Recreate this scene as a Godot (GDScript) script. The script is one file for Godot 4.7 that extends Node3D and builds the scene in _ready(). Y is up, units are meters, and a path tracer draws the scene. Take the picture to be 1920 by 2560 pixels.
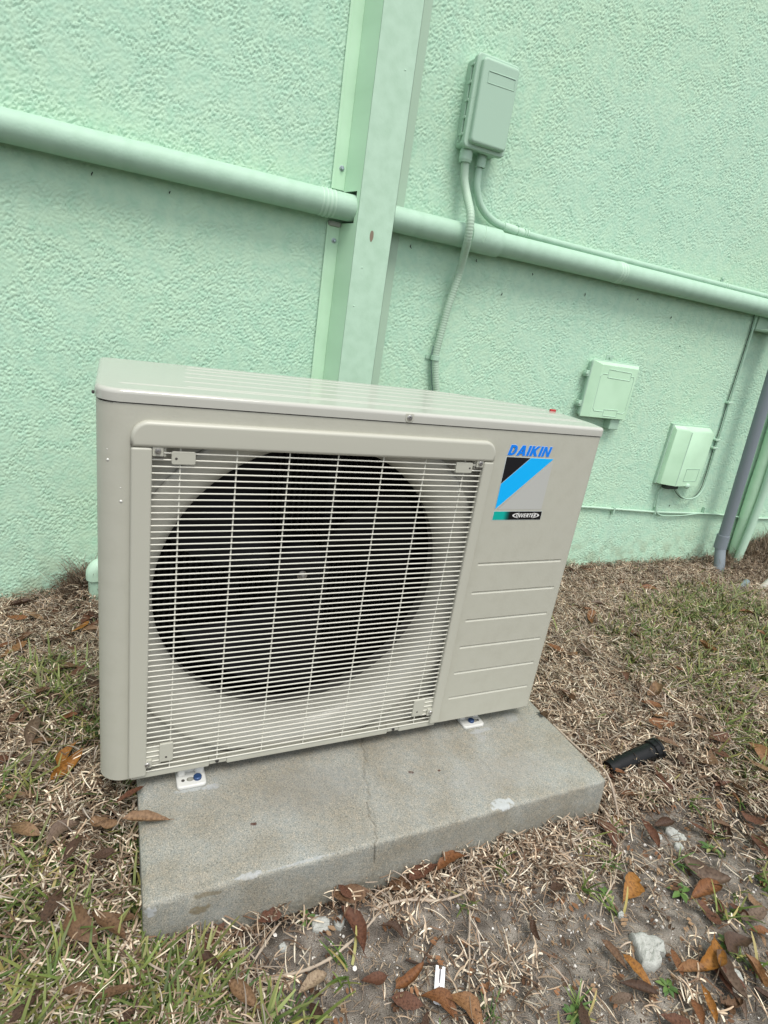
extends Node3D
# A heat pump outdoor unit on a concrete pad before a pale green stucco wall. y is up, metres.
# The unit's front face lies in the plane z = 0, its lower left corner at the origin; the wall stands at z = WALL.

const WALL := -0.77
const H := 0.565
const PAD_TOP := -0.025

var rng := RandomNumberGenerator.new()
var used := {}
var M := {}

# ---------------------------------------------------------------- mesh collector
class MB:
	var v := PackedVector3Array()
	var n := PackedVector3Array()
	var uv := PackedVector2Array()
	var col := PackedColorArray()
	var ix := PackedInt32Array()
	var tint := Color(1, 1, 1)
	# a smooth patch; out = a direction its faces look to, or null for a closed shape
	func piece(pv: PackedVector3Array, pi: PackedInt32Array, out = null, puv := PackedVector2Array(), pc := PackedColorArray()) -> void:
		var flip := false
		var s := 0.0
		var mid := Vector3.ZERO
		for p in pv:
			mid += p
		mid /= maxf(1.0, pv.size())
		for k in range(0, pi.size(), 3):
			var a := pv[pi[k]]
			var f := (pv[pi[k + 2]] - a).cross(pv[pi[k + 1]] - a)
			s += f.dot(a - mid) if out == null else f.dot(out)
		flip = s < 0.0
		var nn := PackedVector3Array()
		nn.resize(pv.size())
		var base := v.size()
		for k in range(0, pi.size(), 3):
			var i0 := pi[k]
			var i1 := pi[k + 2] if flip else pi[k + 1]
			var i2 := pi[k + 1] if flip else pi[k + 2]
			var f := (pv[i2] - pv[i0]).cross(pv[i1] - pv[i0])
			nn[i0] += f
			nn[i1] += f
			nn[i2] += f
			ix.append(base + i0)
			ix.append(base + i1)
			ix.append(base + i2)
		for k in pv.size():
			v.append(pv[k])
			n.append(nn[k].normalized() if nn[k].length_squared() > 1e-24 else Vector3.UP)
			uv.append(puv[k] if puv.size() else Vector2(pv[k].x, pv[k].y))
			col.append(pc[k] if pc.size() else tint)
	func quad(a: Vector3, b: Vector3, c: Vector3, d: Vector3, out: Vector3) -> void:
		piece(PackedVector3Array([a, b, c, d]), PackedInt32Array([0, 1, 2, 0, 2, 3]), out)
	func poly(p: PackedVector3Array, flat: PackedVector2Array, out: Vector3) -> void:
		piece(p, Geometry2D.triangulate_polygon(flat), out)
	func grid(pts: PackedVector3Array, rows: int, cols: int, out = null, wrap := false, puv := PackedVector2Array(), pc := PackedColorArray()) -> void:
		var t := PackedInt32Array()
		for r in rows - 1:
			for c in (cols if wrap else cols - 1):
				var c2 := (c + 1) % cols
				t.append_array([r * cols + c, r * cols + c2, (r + 1) * cols + c2, r * cols + c, (r + 1) * cols + c2, (r + 1) * cols + c])
		piece(pts, t, out, puv, pc)
	func box(lo: Vector3, hi: Vector3) -> void:
		var c := (lo + hi) / 2
		var h := (hi - lo) / 2
		for ax in 3:
			for s in [-1.0, 1.0]:
				var d := Vector3.ZERO
				d[ax] = s
				var u := Vector3.ZERO
				u[(ax + 1) % 3] = 1
				var w := Vector3.ZERO
				w[(ax + 2) % 3] = 1
				var m := c + d * h
				quad(m + (u + w) * h, m + (u - w) * h, m - (u + w) * h, m + (w - u) * h, d)
	# box with rounded edges
	func rbox(lo: Vector3, hi: Vector3, r: float, seg := 2, turn := Basis(), pivot := Vector3.ZERO) -> void:
		var c := (lo + hi) / 2
		var h := (hi - lo) / 2
		r = minf(r, minf(h.x, minf(h.y, h.z)) * 0.98)
		for ax in 3:
			var a1 := (ax + 1) % 3
			var a2 := (ax + 2) % 3
			var l1 := []
			var l2 := []
			for q in [[a1, l1], [a2, l2]]:
				for k in seg + 1:
					q[1].append(-h[q[0]] + r * (1.0 - tan((1.0 - float(k) / seg) * PI / 4)))
				for k in seg + 1:
					q[1].append(h[q[0]] - r * (1.0 - tan(float(k) / seg * PI / 4)))
			for s in [-1.0, 1.0]:
				var pts := PackedVector3Array()
				for y in l2:
					for x in l1:
						var p := Vector3.ZERO
						p[ax] = s * h[ax]
						p[a1] = x
						p[a2] = y
						var inner := Vector3(clampf(p.x, -h.x + r, h.x - r), clampf(p.y, -h.y + r, h.y - r), clampf(p.z, -h.z + r, h.z - r))
						pts.append(pivot + turn * (c + inner + (p - inner).normalized() * r - pivot))
				var d := Vector3.ZERO
				d[ax] = s
				grid(pts, l2.size(), l1.size(), turn * d)
	# a tube along a path; radii may be one number or one per point
	func tube(path: Array, radius, sides := 10, caps := true, flatten := 1.0) -> void:
		var pts := PackedVector3Array()
		var t0: Vector3 = (path[1] - path[0]).normalized()
		var u := t0.cross(Vector3.UP)
		if u.length() < 0.1:
			u = t0.cross(Vector3.RIGHT)
		u = u.normalized()
		var ends := []
		for k in path.size():
			var t: Vector3 = (path[mini(k + 1, path.size() - 1)] - path[maxi(k - 1, 0)]).normalized()
			u = (u - t * u.dot(t)).normalized()
			var w := t.cross(u)
			var r: float = radius[k] if radius is Array else radius
			for s in sides:
				var a := TAU * s / sides
				pts.append(path[k] + (u * cos(a) + w * sin(a) * flatten) * r)
		grid(pts, path.size(), sides, null, true)
		if caps:
			for e in [0, path.size() - 1]:
				var p := PackedVector3Array()
				var f := PackedVector2Array()
				for s in sides:
					p.append(pts[e * sides + s])
					f.append(Vector2.from_angle(TAU * s / sides))
				var out: Vector3 = path[0] - path[1] if e == 0 else path[e] - path[e - 1]
				poly(p, f, out)
	# a turned shape: profile of (radius, height along axis), split where an edge is sharp
	func lathe(at: Vector3, axis: Vector3, profile: Array, sides := 20, smooth := false) -> void:
		axis = axis.normalized()
		var u := axis.cross(Vector3.UP)
		if u.length() < 0.1:
			u = axis.cross(Vector3.RIGHT)
		u = u.normalized()
		var w := axis.cross(u)
		var runs := []
		if smooth:
			runs = [profile]
		else:
			for k in profile.size() - 1:
				runs.append([profile[k], profile[k + 1]])
		for run in runs:
			var pts := PackedVector3Array()
			var away := Vector3.ZERO
			for q in run:
				for s in sides:
					var a := TAU * s / sides
					pts.append(at + axis * q.y + (u * cos(a) + w * sin(a)) * maxf(q.x, 1e-5))
			var t := PackedInt32Array()
			# the profile runs so that its left side, seen with the axis up, is the inside
			for r in run.size() - 1:
				for c in sides:
					var c2 := (c + 1) % sides
					t.append_array([r * sides + c, (r + 1) * sides + c2, r * sides + c2, r * sides + c, (r + 1) * sides + c, (r + 1) * sides + c2])
			var p0: Vector2 = run[0]
			var p1: Vector2 = run[run.size() - 1]
			var dn := Vector2(p1.y - p0.y, p0.x - p1.x)
			# orientation from the first face
			var f := (pts[t[2]] - pts[t[0]]).cross(pts[t[1]] - pts[t[0]])
			var want := (u * dn.x + axis * dn.y)
			var mid_face := (pts[t[0]] + pts[t[1]] + pts[t[2]]) / 3.0
			var radial := (mid_face - at) - axis * (mid_face - at).dot(axis)
			want = radial.normalized() * dn.x + axis * dn.y
			if f.dot(want) < 0:
				for k in range(0, t.size(), 3):
					var z := t[k + 1]
					t[k + 1] = t[k + 2]
					t[k + 2] = z
			var nn := PackedVector3Array()
			nn.resize(pts.size())
			for k in range(0, t.size(), 3):
				var g := (pts[t[k + 2]] - pts[t[k]]).cross(pts[t[k + 1]] - pts[t[k]])
				nn[t[k]] += g
				nn[t[k + 1]] += g
				nn[t[k + 2]] += g
			var base := v.size()
			for k in pts.size():
				v.append(pts[k])
				n.append(nn[k].normalized())
				uv.append(Vector2(pts[k].x, pts[k].y))
				col.append(tint)
			for k in t:
				ix.append(base + k)
	# an outline in a plane (convex or nearly) raised along "up", its far edge rounded by r
	func slab(outline: PackedVector2Array, frame: Transform3D, lo: float, hi: float, r := 0.0, seg := 3, bottom := true) -> void:
		var m := outline.size()
		var area := 0.0
		for k in m:
			area += outline[k].cross(outline[(k + 1) % m])
		var nrm := PackedVector2Array()
		for k in m:
			var e0 := (outline[k] - outline[(k + m - 1) % m]).normalized()
			var e1 := (outline[(k + 1) % m] - outline[k]).normalized()
			var q := (e0 + e1).normalized()
			nrm.append((Vector2(q.y, -q.x) if area > 0 else Vector2(-q.y, q.x)) / maxf(0.5, e0.dot(q)))
		var rows := [[0.0, lo], [0.0, hi - r]]
		if r > 0.0:
			for k in range(1, seg + 1):
				var a := PI / 2 * k / seg
				rows.append([r * (1 - cos(a)), hi - r + r * sin(a)])
		var pts := PackedVector3Array()
		for q in rows:
			for k in m:
				var p: Vector2 = outline[k] - nrm[k] * q[0]
				pts.append(frame * Vector3(p.x, p.y, q[1]))
		var t := PackedInt32Array()
		for rr in rows.size() - 1:
			for c in m:
				var c2 := (c + 1) % m
				t.append_array([rr * m + c, rr * m + c2, (rr + 1) * m + c2, rr * m + c, (rr + 1) * m + c2, (rr + 1) * m + c])
		# the cap shares its rim so that the rounded edge runs into it smoothly
		var flat := PackedVector2Array()
		for k in m:
			flat.append(outline[k] - nrm[k] * rows[-1][0])
		var cap := Geometry2D.triangulate_polygon(flat)
		if r > 0.0:
			var last := (rows.size() - 1) * m
			var side_pts := pts
			# orient: closed enough for the signed volume test
			for k in cap:
				t.append(last + k)
			var fixed := orient_cap(side_pts, t, frame.basis.z, cap.size())
			piece(side_pts, fixed, null)
		else:
			piece(pts, t, null)
			var cp := PackedVector3Array()
			for k in m:
				cp.append(frame * Vector3(flat[k].x, flat[k].y, hi))
			piece(cp, cap, frame.basis.z)
		if bottom:
			var bp := PackedVector3Array()
			for k in m:
				bp.append(frame * Vector3(outline[k].x, outline[k].y, lo))
			piece(bp, Geometry2D.triangulate_polygon(outline), -frame.basis.z)
	func orient_cap(pts: PackedVector3Array, t: PackedInt32Array, up: Vector3, cap_n: int) -> PackedInt32Array:
		# sides first: turn all side faces outwards, then the cap towards up
		var mid := Vector3.ZERO
		for p in pts:
			mid += p
		mid /= pts.size()
		var o := PackedInt32Array(t)
		var start := t.size() - cap_n
		var s := 0.0
		for k in range(0, start, 3):
			var f := (pts[t[k + 2]] - pts[t[k]]).cross(pts[t[k + 1]] - pts[t[k]])
			s += f.dot(pts[t[k]] - mid)
		for k in range(0, t.size(), 3):
			var f := (pts[t[k + 2]] - pts[t[k]]).cross(pts[t[k + 1]] - pts[t[k]])
			if (k < start and s < 0) or (k >= start and f.dot(up) < 0):
				o[k + 1] = t[k + 2]
				o[k + 2] = t[k + 1]
		return o
	func add_mesh(m: Mesh, x: Transform3D, shear := 0.0) -> void:
		for s in m.get_surface_count():
			var a := m.surface_get_arrays(s)
			var base := v.size()
			var av: PackedVector3Array = a[Mesh.ARRAY_VERTEX]
			var an: PackedVector3Array = a[Mesh.ARRAY_NORMAL]
			for k in av.size():
				var p := av[k]
				p.x += p.y * shear
				v.append(x * p)
				n.append((x.basis * an[k]).normalized())
				uv.append(Vector2.ZERO)
				col.append(tint)
			if a[Mesh.ARRAY_INDEX] != null:
				for k in a[Mesh.ARRAY_INDEX]:
					ix.append(base + k)
			else:
				for k in av.size():
					ix.append(base + k)
	func mesh(m: Material) -> ArrayMesh:
		var a := []
		a.resize(Mesh.ARRAY_MAX)
		a[Mesh.ARRAY_VERTEX] = v
		a[Mesh.ARRAY_NORMAL] = n
		a[Mesh.ARRAY_TEX_UV] = uv
		a[Mesh.ARRAY_COLOR] = col
		a[Mesh.ARRAY_INDEX] = ix
		var am := ArrayMesh.new()
		am.add_surface_from_arrays(Mesh.PRIMITIVE_TRIANGLES, a)
		am.surface_set_material(0, m)
		return am

# ---------------------------------------------------------------- names and tags
func numbered(called: String) -> String:
	used[called] = used.get(called, -1) + 1
	return called if used[called] == 0 else "%s_%03d" % [called, used[called]]

func tag(o: Node3D, label: String, category: String, group := "", kind := "") -> Node3D:
	if label:
		o.set_meta("label", label)
	if category:
		o.set_meta("category", category)
	if group:
		o.set_meta("group", group)
	if kind:
		o.set_meta("kind", kind)
	return o

func thing(called: String, label: String, category: String, at := Vector3.ZERO, group := "") -> Node3D:
	var o := Node3D.new()
	o.name = numbered(called)
	add_child(o)
	o.position = at
	return tag(o, label, category, group)

# commits a collector (in world axes) as one mesh under a parent that stands unturned at some place
func part(called: String, b: MB, m: Material, parent: Node = self, shift := Vector3.ZERO) -> MeshInstance3D:
	return put(called, b.mesh(m), parent, shift)

func put(called: String, mesh: Mesh, parent: Node = self, shift := Vector3.ZERO) -> MeshInstance3D:
	var o := MeshInstance3D.new()
	o.mesh = mesh
	o.name = numbered(called) if parent == self else piece_name(parent, called)
	parent.add_child(o, true)
	o.position = shift
	return o

func piece_name(parent: Node, called: String) -> String:
	if not parent.has_node(called):
		return called
	var k := 1
	while parent.has_node("%s_%03d" % [called, k]):
		k += 1
	return "%s_%03d" % [called, k]

# ---------------------------------------------------------------- materials
func lin(r: float, g: float, b: float) -> Color:
	return Color(r, g, b).linear_to_srgb()

func std(r: float, g: float, b: float, rough := 0.6, metal := 0.0, spec := 0.5) -> StandardMaterial3D:
	var m := StandardMaterial3D.new()
	m.albedo_color = lin(r, g, b)
	m.roughness = rough
	m.metallic = metal
	m.metallic_specular = spec
	return m

func noise(f: float, seed_: int, oct := 3, kind := FastNoiseLite.TYPE_SIMPLEX_SMOOTH) -> FastNoiseLite:
	var q := FastNoiseLite.new()
	q.noise_type = kind
	q.frequency = f
	q.seed = seed_
	q.fractal_type = FastNoiseLite.FRACTAL_FBM if oct > 1 else FastNoiseLite.FRACTAL_NONE
	q.fractal_octaves = oct
	return q

func ntex(f: float, seed_: int, oct := 3, side := 512, ramp := []) -> NoiseTexture2D:
	var t := NoiseTexture2D.new()
	t.width = side
	t.height = side
	t.seamless = true
	t.noise = noise(f, seed_, oct)
	if ramp.size():
		var g := Gradient.new()
		g.offsets = PackedFloat32Array(ramp.map(func(q): return q[0]))
		g.colors = PackedColorArray(ramp.map(func(q): return q[1]))
		t.color_ramp = g
	return t

func bumpy(m: StandardMaterial3D, t: Texture2D, scale_cm: float, per_metre: float) -> StandardMaterial3D:
	m.heightmap_enabled = true
	m.heightmap_texture = t
	m.heightmap_scale = scale_cm
	m.uv1_triplanar = true
	m.uv1_world_triplanar = true
	m.uv1_scale = Vector3.ONE * per_metre
	return m

func mottled(m: StandardMaterial3D, t: Texture2D) -> StandardMaterial3D:
	m.albedo_texture = t
	return m

func make_materials() -> void:
	var fine := ntex(0.09, 3, 3, 512)
	var soft := ntex(0.016, 5, 4, 512, [[0.0, Color(0.93, 0.945, 0.93)], [0.5, Color(0.97, 0.975, 0.97)], [1.0, Color(1, 1, 1)]])
	var wallc := ntex(0.012, 7, 5, 1024, [[0.0, Color(0.90, 0.95, 0.93)], [0.4, Color(0.96, 0.975, 0.965)], [0.65, Color(0.99, 0.99, 0.975)], [1.0, Color(1, 1, 0.98)]])
	M.stucco = std(0.474, 0.675, 0.528, 0.72, 0.0, 0.35)
	M.stucco.vertex_color_use_as_albedo = true
	bumpy(M.stucco, fine, 0.045, 2.2)
	mottled(M.stucco, wallc)
	M.paint = std(0.40, 0.578, 0.455, 0.55, 0.0, 0.4)      # painted pipes
	bumpy(M.paint, fine, 0.02, 3.0)
	mottled(M.paint, soft)
	M.paint_metal = std(0.470, 0.665, 0.515, 0.5, 0.0, 0.45) # painted sheet metal
	bumpy(M.paint_metal, fine, 0.012, 3.0)
	mottled(M.paint_metal, soft)
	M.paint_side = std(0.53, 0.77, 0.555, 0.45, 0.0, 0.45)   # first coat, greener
	mottled(M.paint_side, soft)
	M.paint_box = std(0.365, 0.530, 0.410, 0.5, 0.0, 0.45)
	bumpy(M.paint_box, fine, 0.008, 5.0)
	M.paint_pale = std(0.44, 0.62, 0.485, 0.5)
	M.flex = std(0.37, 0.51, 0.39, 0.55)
	M.flex_line = std(0.16, 0.24, 0.22, 0.7)
	M.spot = std(0.22, 0.17, 0.12, 0.7)
	var peel := ntex(0.05, 11, 2, 512)
	M.beige = std(0.430, 0.427, 0.362, 0.42, 0.0, 0.5)
	bumpy(M.beige, peel, 0.006, 6.0)
	mottled(M.beige, ntex(0.010, 15, 5, 512, [[0.0, Color(0.972, 0.97, 0.965)], [0.45, Color(0.99, 0.99, 0.987)], [1.0, Color(1, 1, 1)]]))
	M.lid = std(0.435, 0.435, 0.39, 0.13, 0.0, 0.5)
	bumpy(M.lid, ntex(0.02, 13, 2, 512), 0.004, 4.0)
	M.plastic = std(0.430, 0.427, 0.362, 0.38, 0.0, 0.5)
	M.wire = std(0.60, 0.59, 0.515, 0.35, 0.0, 0.5)
	M.bell = std(0.44, 0.435, 0.38, 0.3, 0.0, 0.5)
	M.ring = std(0.10, 0.098, 0.09, 0.4)
	M.dark = std(0.005, 0.005, 0.005, 0.7, 0.0, 0.3)
	M.fan = std(0.010, 0.010, 0.011, 0.45, 0.0, 0.25)
	M.coil = std(0.008, 0.008, 0.008, 0.8)
	M.seam = std(0.05, 0.045, 0.04, 0.8)
	M.foot = std(0.56, 0.56, 0.53, 0.4)
	M.steel = std(0.45, 0.44, 0.42, 0.35, 0.9)
	M.steel_dark = std(0.08, 0.075, 0.07, 0.5, 0.6)
	M.blue_bolt = std(0.02, 0.055, 0.15, 0.4, 0.3)
	M.zinc = std(0.40, 0.46, 0.50, 0.35, 0.7)
	M.print_blue = std(0.0, 0.19, 0.75, 0.4)
	M.print_cyan = std(0.0, 0.40, 0.85, 0.4)
	M.print_black = std(0.004, 0.004, 0.006, 0.4)
	M.print_grey = std(0.425, 0.43, 0.405, 0.4)
	M.print_white = std(0.75, 0.75, 0.73, 0.4)
	M.print_halo = std(0.50, 0.55, 0.55, 0.4)
	M.red = std(0.42, 0.03, 0.03, 0.45)
	M.grey_pvc = std(0.178, 0.208, 0.232, 0.5)
	bumpy(M.grey_pvc, fine, 0.006, 4.0)
	M.pvc = std(0.40, 0.39, 0.335, 0.5)
	M.bluegrey = std(0.16, 0.20, 0.21, 0.5)
	M.black_pl = std(0.004, 0.0045, 0.005, 0.4, 0.0, 0.35)
	M.rim_grey = std(0.35, 0.36, 0.36, 0.45)
	M.cable_dark = std(0.03, 0.045, 0.035, 0.6)
	M.drop = std(0.66, 0.66, 0.62, 0.15)
	M.tag = std(0.75, 0.76, 0.77, 0.35)
	M.ink = std(0.12, 0.10, 0.12, 0.5)
	M.rock = std(0.40, 0.405, 0.375, 0.9, 0.0, 0.2)
	bumpy(M.rock, ntex(0.06, 17, 4, 512), 0.12, 12.0)
	M.clod = std(0.085, 0.058, 0.035, 0.95, 0.0, 0.1)
	bumpy(M.clod, ntex(0.08, 19, 4, 256), 0.4, 14.0)
	M.dead = std(1, 1, 1, 0.75, 0.0, 0.3)
	M.dead.vertex_color_use_as_albedo = true
	M.dead.backlight_enabled = true
	M.dead.backlight = Color(0.18, 0.18, 0.18)
	M.green = std(1, 1, 1, 0.5, 0.0, 0.4)
	M.green.vertex_color_use_as_albedo = true
	M.green.backlight_enabled = true
	M.green.backlight = Color(0.3, 0.3, 0.3)
	M.grain = std(1, 1, 1, 0.9, 0.0, 0.2)
	M.grain.vertex_color_use_as_albedo = true
	M.soil = std(1, 1, 1, 0.95, 0.0, 0.15)
	M.soil.vertex_color_use_as_albedo = true
	bumpy(M.soil, ntex(0.12, 23, 4, 1024), 0.22, 4.0)
	mottled(M.soil, ntex(0.16, 29, 4, 1024, [[0.0, Color(0.42, 0.39, 0.37)], [0.4, Color(0.74, 0.72, 0.70)], [0.6, Color(0.85, 0.84, 0.82)], [1.0, Color(1, 1, 1)]]))
	M.leaf = []
	var tones := [[0.080, 0.045, 0.028], [0.205, 0.088, 0.034], [0.25, 0.155, 0.086], [0.135, 0.060, 0.035], [0.31, 0.138, 0.028], [0.25, 0.128, 0.055], [0.160, 0.092, 0.050], [0.155, 0.108, 0.078], [0.36, 0.28, 0.195]]
	for k in tones.size():
		var c: Array = tones[k]
		var m := std(c[0], c[1], c[2], 0.5, 0.0, 0.4)
		m.vertex_color_use_as_albedo = true
		m.backlight_enabled = true
		m.backlight = Color(0.15, 0.15, 0.15)
		m.heightmap_enabled = true
		m.heightmap_texture = fine
		m.heightmap_scale = 0.03
		m.uv1_triplanar = true
		m.uv1_scale = Vector3.ONE * 2.5
		m.albedo_texture = leaf_mottle()
		M.leaf.append(m)

var _leaf_mottle: NoiseTexture2D
func leaf_mottle() -> NoiseTexture2D:
	if _leaf_mottle == null:
		_leaf_mottle = ntex(0.02, 31, 4, 256, [[0.0, Color(0.55, 0.5, 0.48)], [0.35, Color(0.86, 0.84, 0.82)], [0.6, Color(0.97, 0.96, 0.95)], [1.0, Color(1, 1, 1)]])
	return _leaf_mottle

func rounded(x0: float, y0: float, x1: float, y1: float, radii: Array, seg := 5) -> PackedVector2Array:
	# corners in the order (x0,y0), (x1,y0), (x1,y1), (x0,y1)
	var o := PackedVector2Array()
	var c := [Vector2(x0, y0), Vector2(x1, y0), Vector2(x1, y1), Vector2(x0, y1)]
	var s := [Vector2(1, 1), Vector2(-1, 1), Vector2(-1, -1), Vector2(1, -1)]
	var a0 := [PI, 1.5 * PI, 0.0, 0.5 * PI]
	for k in 4:
		var r: float = radii[k]
		if r <= 0.0:
			o.append(c[k])
			continue
		for j in seg + 1:
			o.append(c[k] + s[k] * r + Vector2.from_angle(a0[k] + PI / 2 * j / seg) * r)
	return o

func spline(points: Array, step: float) -> Array:
	var c := Curve3D.new()
	c.bake_interval = step
	for k in points.size():
		var p: Vector3 = points[k]
		var d: Vector3 = (points[mini(k + 1, points.size() - 1)] - points[maxi(k - 1, 0)]) / 6.0
		c.add_point(p, -d, d)
	var o := []
	var l := c.get_baked_length()
	var m := maxi(2, int(ceil(l / step)))
	for k in m + 1:
		o.append(c.sample_baked(l * k / m, true))
	return o

const UPRIGHT := Transform3D(Basis.IDENTITY, Vector3.ZERO)                                                      # outline in x,y; raised along z
const FLAT := Transform3D(Basis(Vector3(1, 0, 0), Vector3(0, 0, 1), Vector3(0, 1, 0)), Vector3.ZERO)  # outline in x,z; raised along y

func _ready() -> void:
	# ---- camera, sky, sun, exposure
	var cam := Camera3D.new()
	cam.name = "camera"
	add_child(cam)
	cam.fov = 83.489
	cam.near = 0.02
	cam.far = 200.0
	cam.position = Vector3(0.01955, 0.68438, 0.71689)
	var b := Basis(Vector3.UP, -0.464790) * Basis(Vector3.RIGHT, -0.323449) * Basis(Vector3(0, 0, 1), 0.156066)
	cam.transform = Transform3D(b, cam.position)
	var env := Environment.new()
	env.background_mode = Environment.BG_SKY
	var sky := Sky.new()
	var ps := ProceduralSkyMaterial.new()
	ps.sky_top_color = Color(0.96, 0.975, 1.0)
	ps.sky_horizon_color = Color(0.76, 0.78, 0.80)
	ps.sky_curve = 0.25
	ps.ground_bottom_color = Color(0.30, 0.29, 0.25)
	ps.ground_horizon_color = Color(0.42, 0.42, 0.38)
	ps.sun_angle_max = 1.0
	ps.energy_multiplier = 1.0
	sky.sky_material = ps
	env.sky = sky
	env.tonemap_mode = Environment.TONE_MAPPER_LINEAR
	env.tonemap_exposure = 1.66
	env.sdfgi_enabled = true
	env.ssao_enabled = true
	env.ssil_enabled = true
	var we := WorldEnvironment.new()
	we.name = "surroundings"
	we.environment = env
	add_child(we)
	var sun := DirectionalLight3D.new()
	sun.name = "sun"
	sun.light_energy = 0.55
	sun.light_color = Color(1.0, 0.985, 0.96)
	sun.light_angular_distance = 24.0
	sun.shadow_enabled = true
	add_child(sun)
	sun.look_at_from_position(Vector3(0.02, 1.0, 0.50), Vector3.ZERO)

	rng.seed = 20240611
	make_materials()
	build_ground()
	build_wall()
	build_pad()
	build_cover_channel()
	build_drain_pipe()
	build_upper_box()
	build_side_boxes()
	build_cables()
	build_right_pipes()
	build_unit()
	build_scatter()
	build_leaves()
	build_small_things()

# ---------------------------------------------------------------- ground
var g_noise := noise(9.0, 41, 3)
var g_fine := noise(60.0, 43, 2)

func sstep(a: float, b: float, x: float) -> float:
	var t := clampf((x - a) / (b - a), 0.0, 1.0)
	return t * t * (3.0 - 2.0 * t)

func ground_y(x: float, z: float) -> float:
	var y := -0.114
	y += 0.020 * sstep(0.16, 0.0, x)
	y += 0.016 * sstep(0.85, 1.15, x)
	y = lerpf(y, -0.074 if x > 0.4 else -0.078, sstep(0.19, -0.02, z) if x > 0.4 else sstep(0.17, 0.0, z))
	y = lerpf(y, -0.108, sstep(-0.30, -0.62, z))
	y += 0.115 * exp(-pow((x - 2.85) / 0.30, 2) - pow((z + 0.78) / 0.24, 2))
	y += 0.055 * exp(-pow((x + 0.035) / 0.06, 2) - pow((z + 0.76) / 0.10, 2))
	y += 0.020 * exp(-pow((x - 0.70) / 0.10, 2) - pow((z - 0.20) / 0.035, 2))
	y += 0.010 * exp(-pow((x - 0.52) / 0.05, 2) - pow((z - 0.21) / 0.03, 2))
	y += 0.005 * g_noise.get_noise_2d(x, z)
	return y

func spread(fine_from: float, fine_to: float, step: float, grow: float, far: float) -> PackedFloat32Array:
	var o := PackedFloat32Array()
	var q := fine_from
	var s := step * 6
	var pre := []
	while q > -far:
		s *= 2.0
		q -= s
		pre.push_front(q)
	o.append_array(PackedFloat32Array(pre))
	q = fine_from
	s = step
	while q < fine_to:
		o.append(q)
		s *= grow
		q += s
	s *= 4
	while q < far:
		o.append(q)
		s *= 2.0
		q += s
	o.append(q)
	return o

func sheet(xs: PackedFloat32Array, ys: PackedFloat32Array, hs: PackedFloat32Array, upright: bool, at: float, cols := PackedColorArray()) -> ArrayMesh:
	# a relief: heights over a grid, facing up (y) or towards the viewer (z)
	var w := xs.size()
	var h := ys.size()
	var v := PackedVector3Array()
	var n := PackedVector3Array()
	var uv := PackedVector2Array()
	v.resize(w * h)
	n.resize(w * h)
	uv.resize(w * h)
	for r in h:
		var r0 := maxi(r - 1, 0)
		var r1 := mini(r + 1, h - 1)
		var dy := ys[r1] - ys[r0]
		for c in w:
			var k := r * w + c
			var c0 := maxi(c - 1, 0)
			var c1 := mini(c + 1, w - 1)
			var gx := (hs[r * w + c1] - hs[r * w + c0]) / (xs[c1] - xs[c0])
			var gy := (hs[r1 * w + c] - hs[r0 * w + c]) / dy
			if upright:
				v[k] = Vector3(xs[c], ys[r], at + hs[k])
				n[k] = Vector3(-gx, -gy, 1.0).normalized()
			else:
				v[k] = Vector3(xs[c], at + hs[k], ys[r])
				n[k] = Vector3(-gx, 1.0, -gy).normalized()
			uv[k] = Vector2(xs[c], ys[r])
	var ix := PackedInt32Array()
	ix.resize((w - 1) * (h - 1) * 6)
	var j := 0
	for r in h - 1:
		for c in w - 1:
			var a := r * w + c
			var d := a + w
			# clockwise seen from the front
			if upright:
				ix[j] = a
				ix[j + 1] = d
				ix[j + 2] = d + 1
				ix[j + 3] = a
				ix[j + 4] = d + 1
				ix[j + 5] = a + 1
			else:
				ix[j] = a
				ix[j + 1] = a + 1
				ix[j + 2] = d + 1
				ix[j + 3] = a
				ix[j + 4] = d + 1
				ix[j + 5] = d
			j += 6
	var arr := []
	arr.resize(Mesh.ARRAY_MAX)
	arr[Mesh.ARRAY_VERTEX] = v
	arr[Mesh.ARRAY_NORMAL] = n
	arr[Mesh.ARRAY_TEX_UV] = uv
	if cols.size():
		arr[Mesh.ARRAY_COLOR] = cols
	arr[Mesh.ARRAY_INDEX] = ix
	var m := ArrayMesh.new()
	m.add_surface_from_arrays(Mesh.PRIMITIVE_TRIANGLES, arr)
	return m

# how bare and sandy the soil is (1 in front of the pad, 0 under the thatch)
func bare(x: float, z: float) -> float:
	var a := sstep(0.13, 0.25, x) * sstep(0.18, 0.215, z) * sstep(1.20, 0.95, x)
	return a

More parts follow.
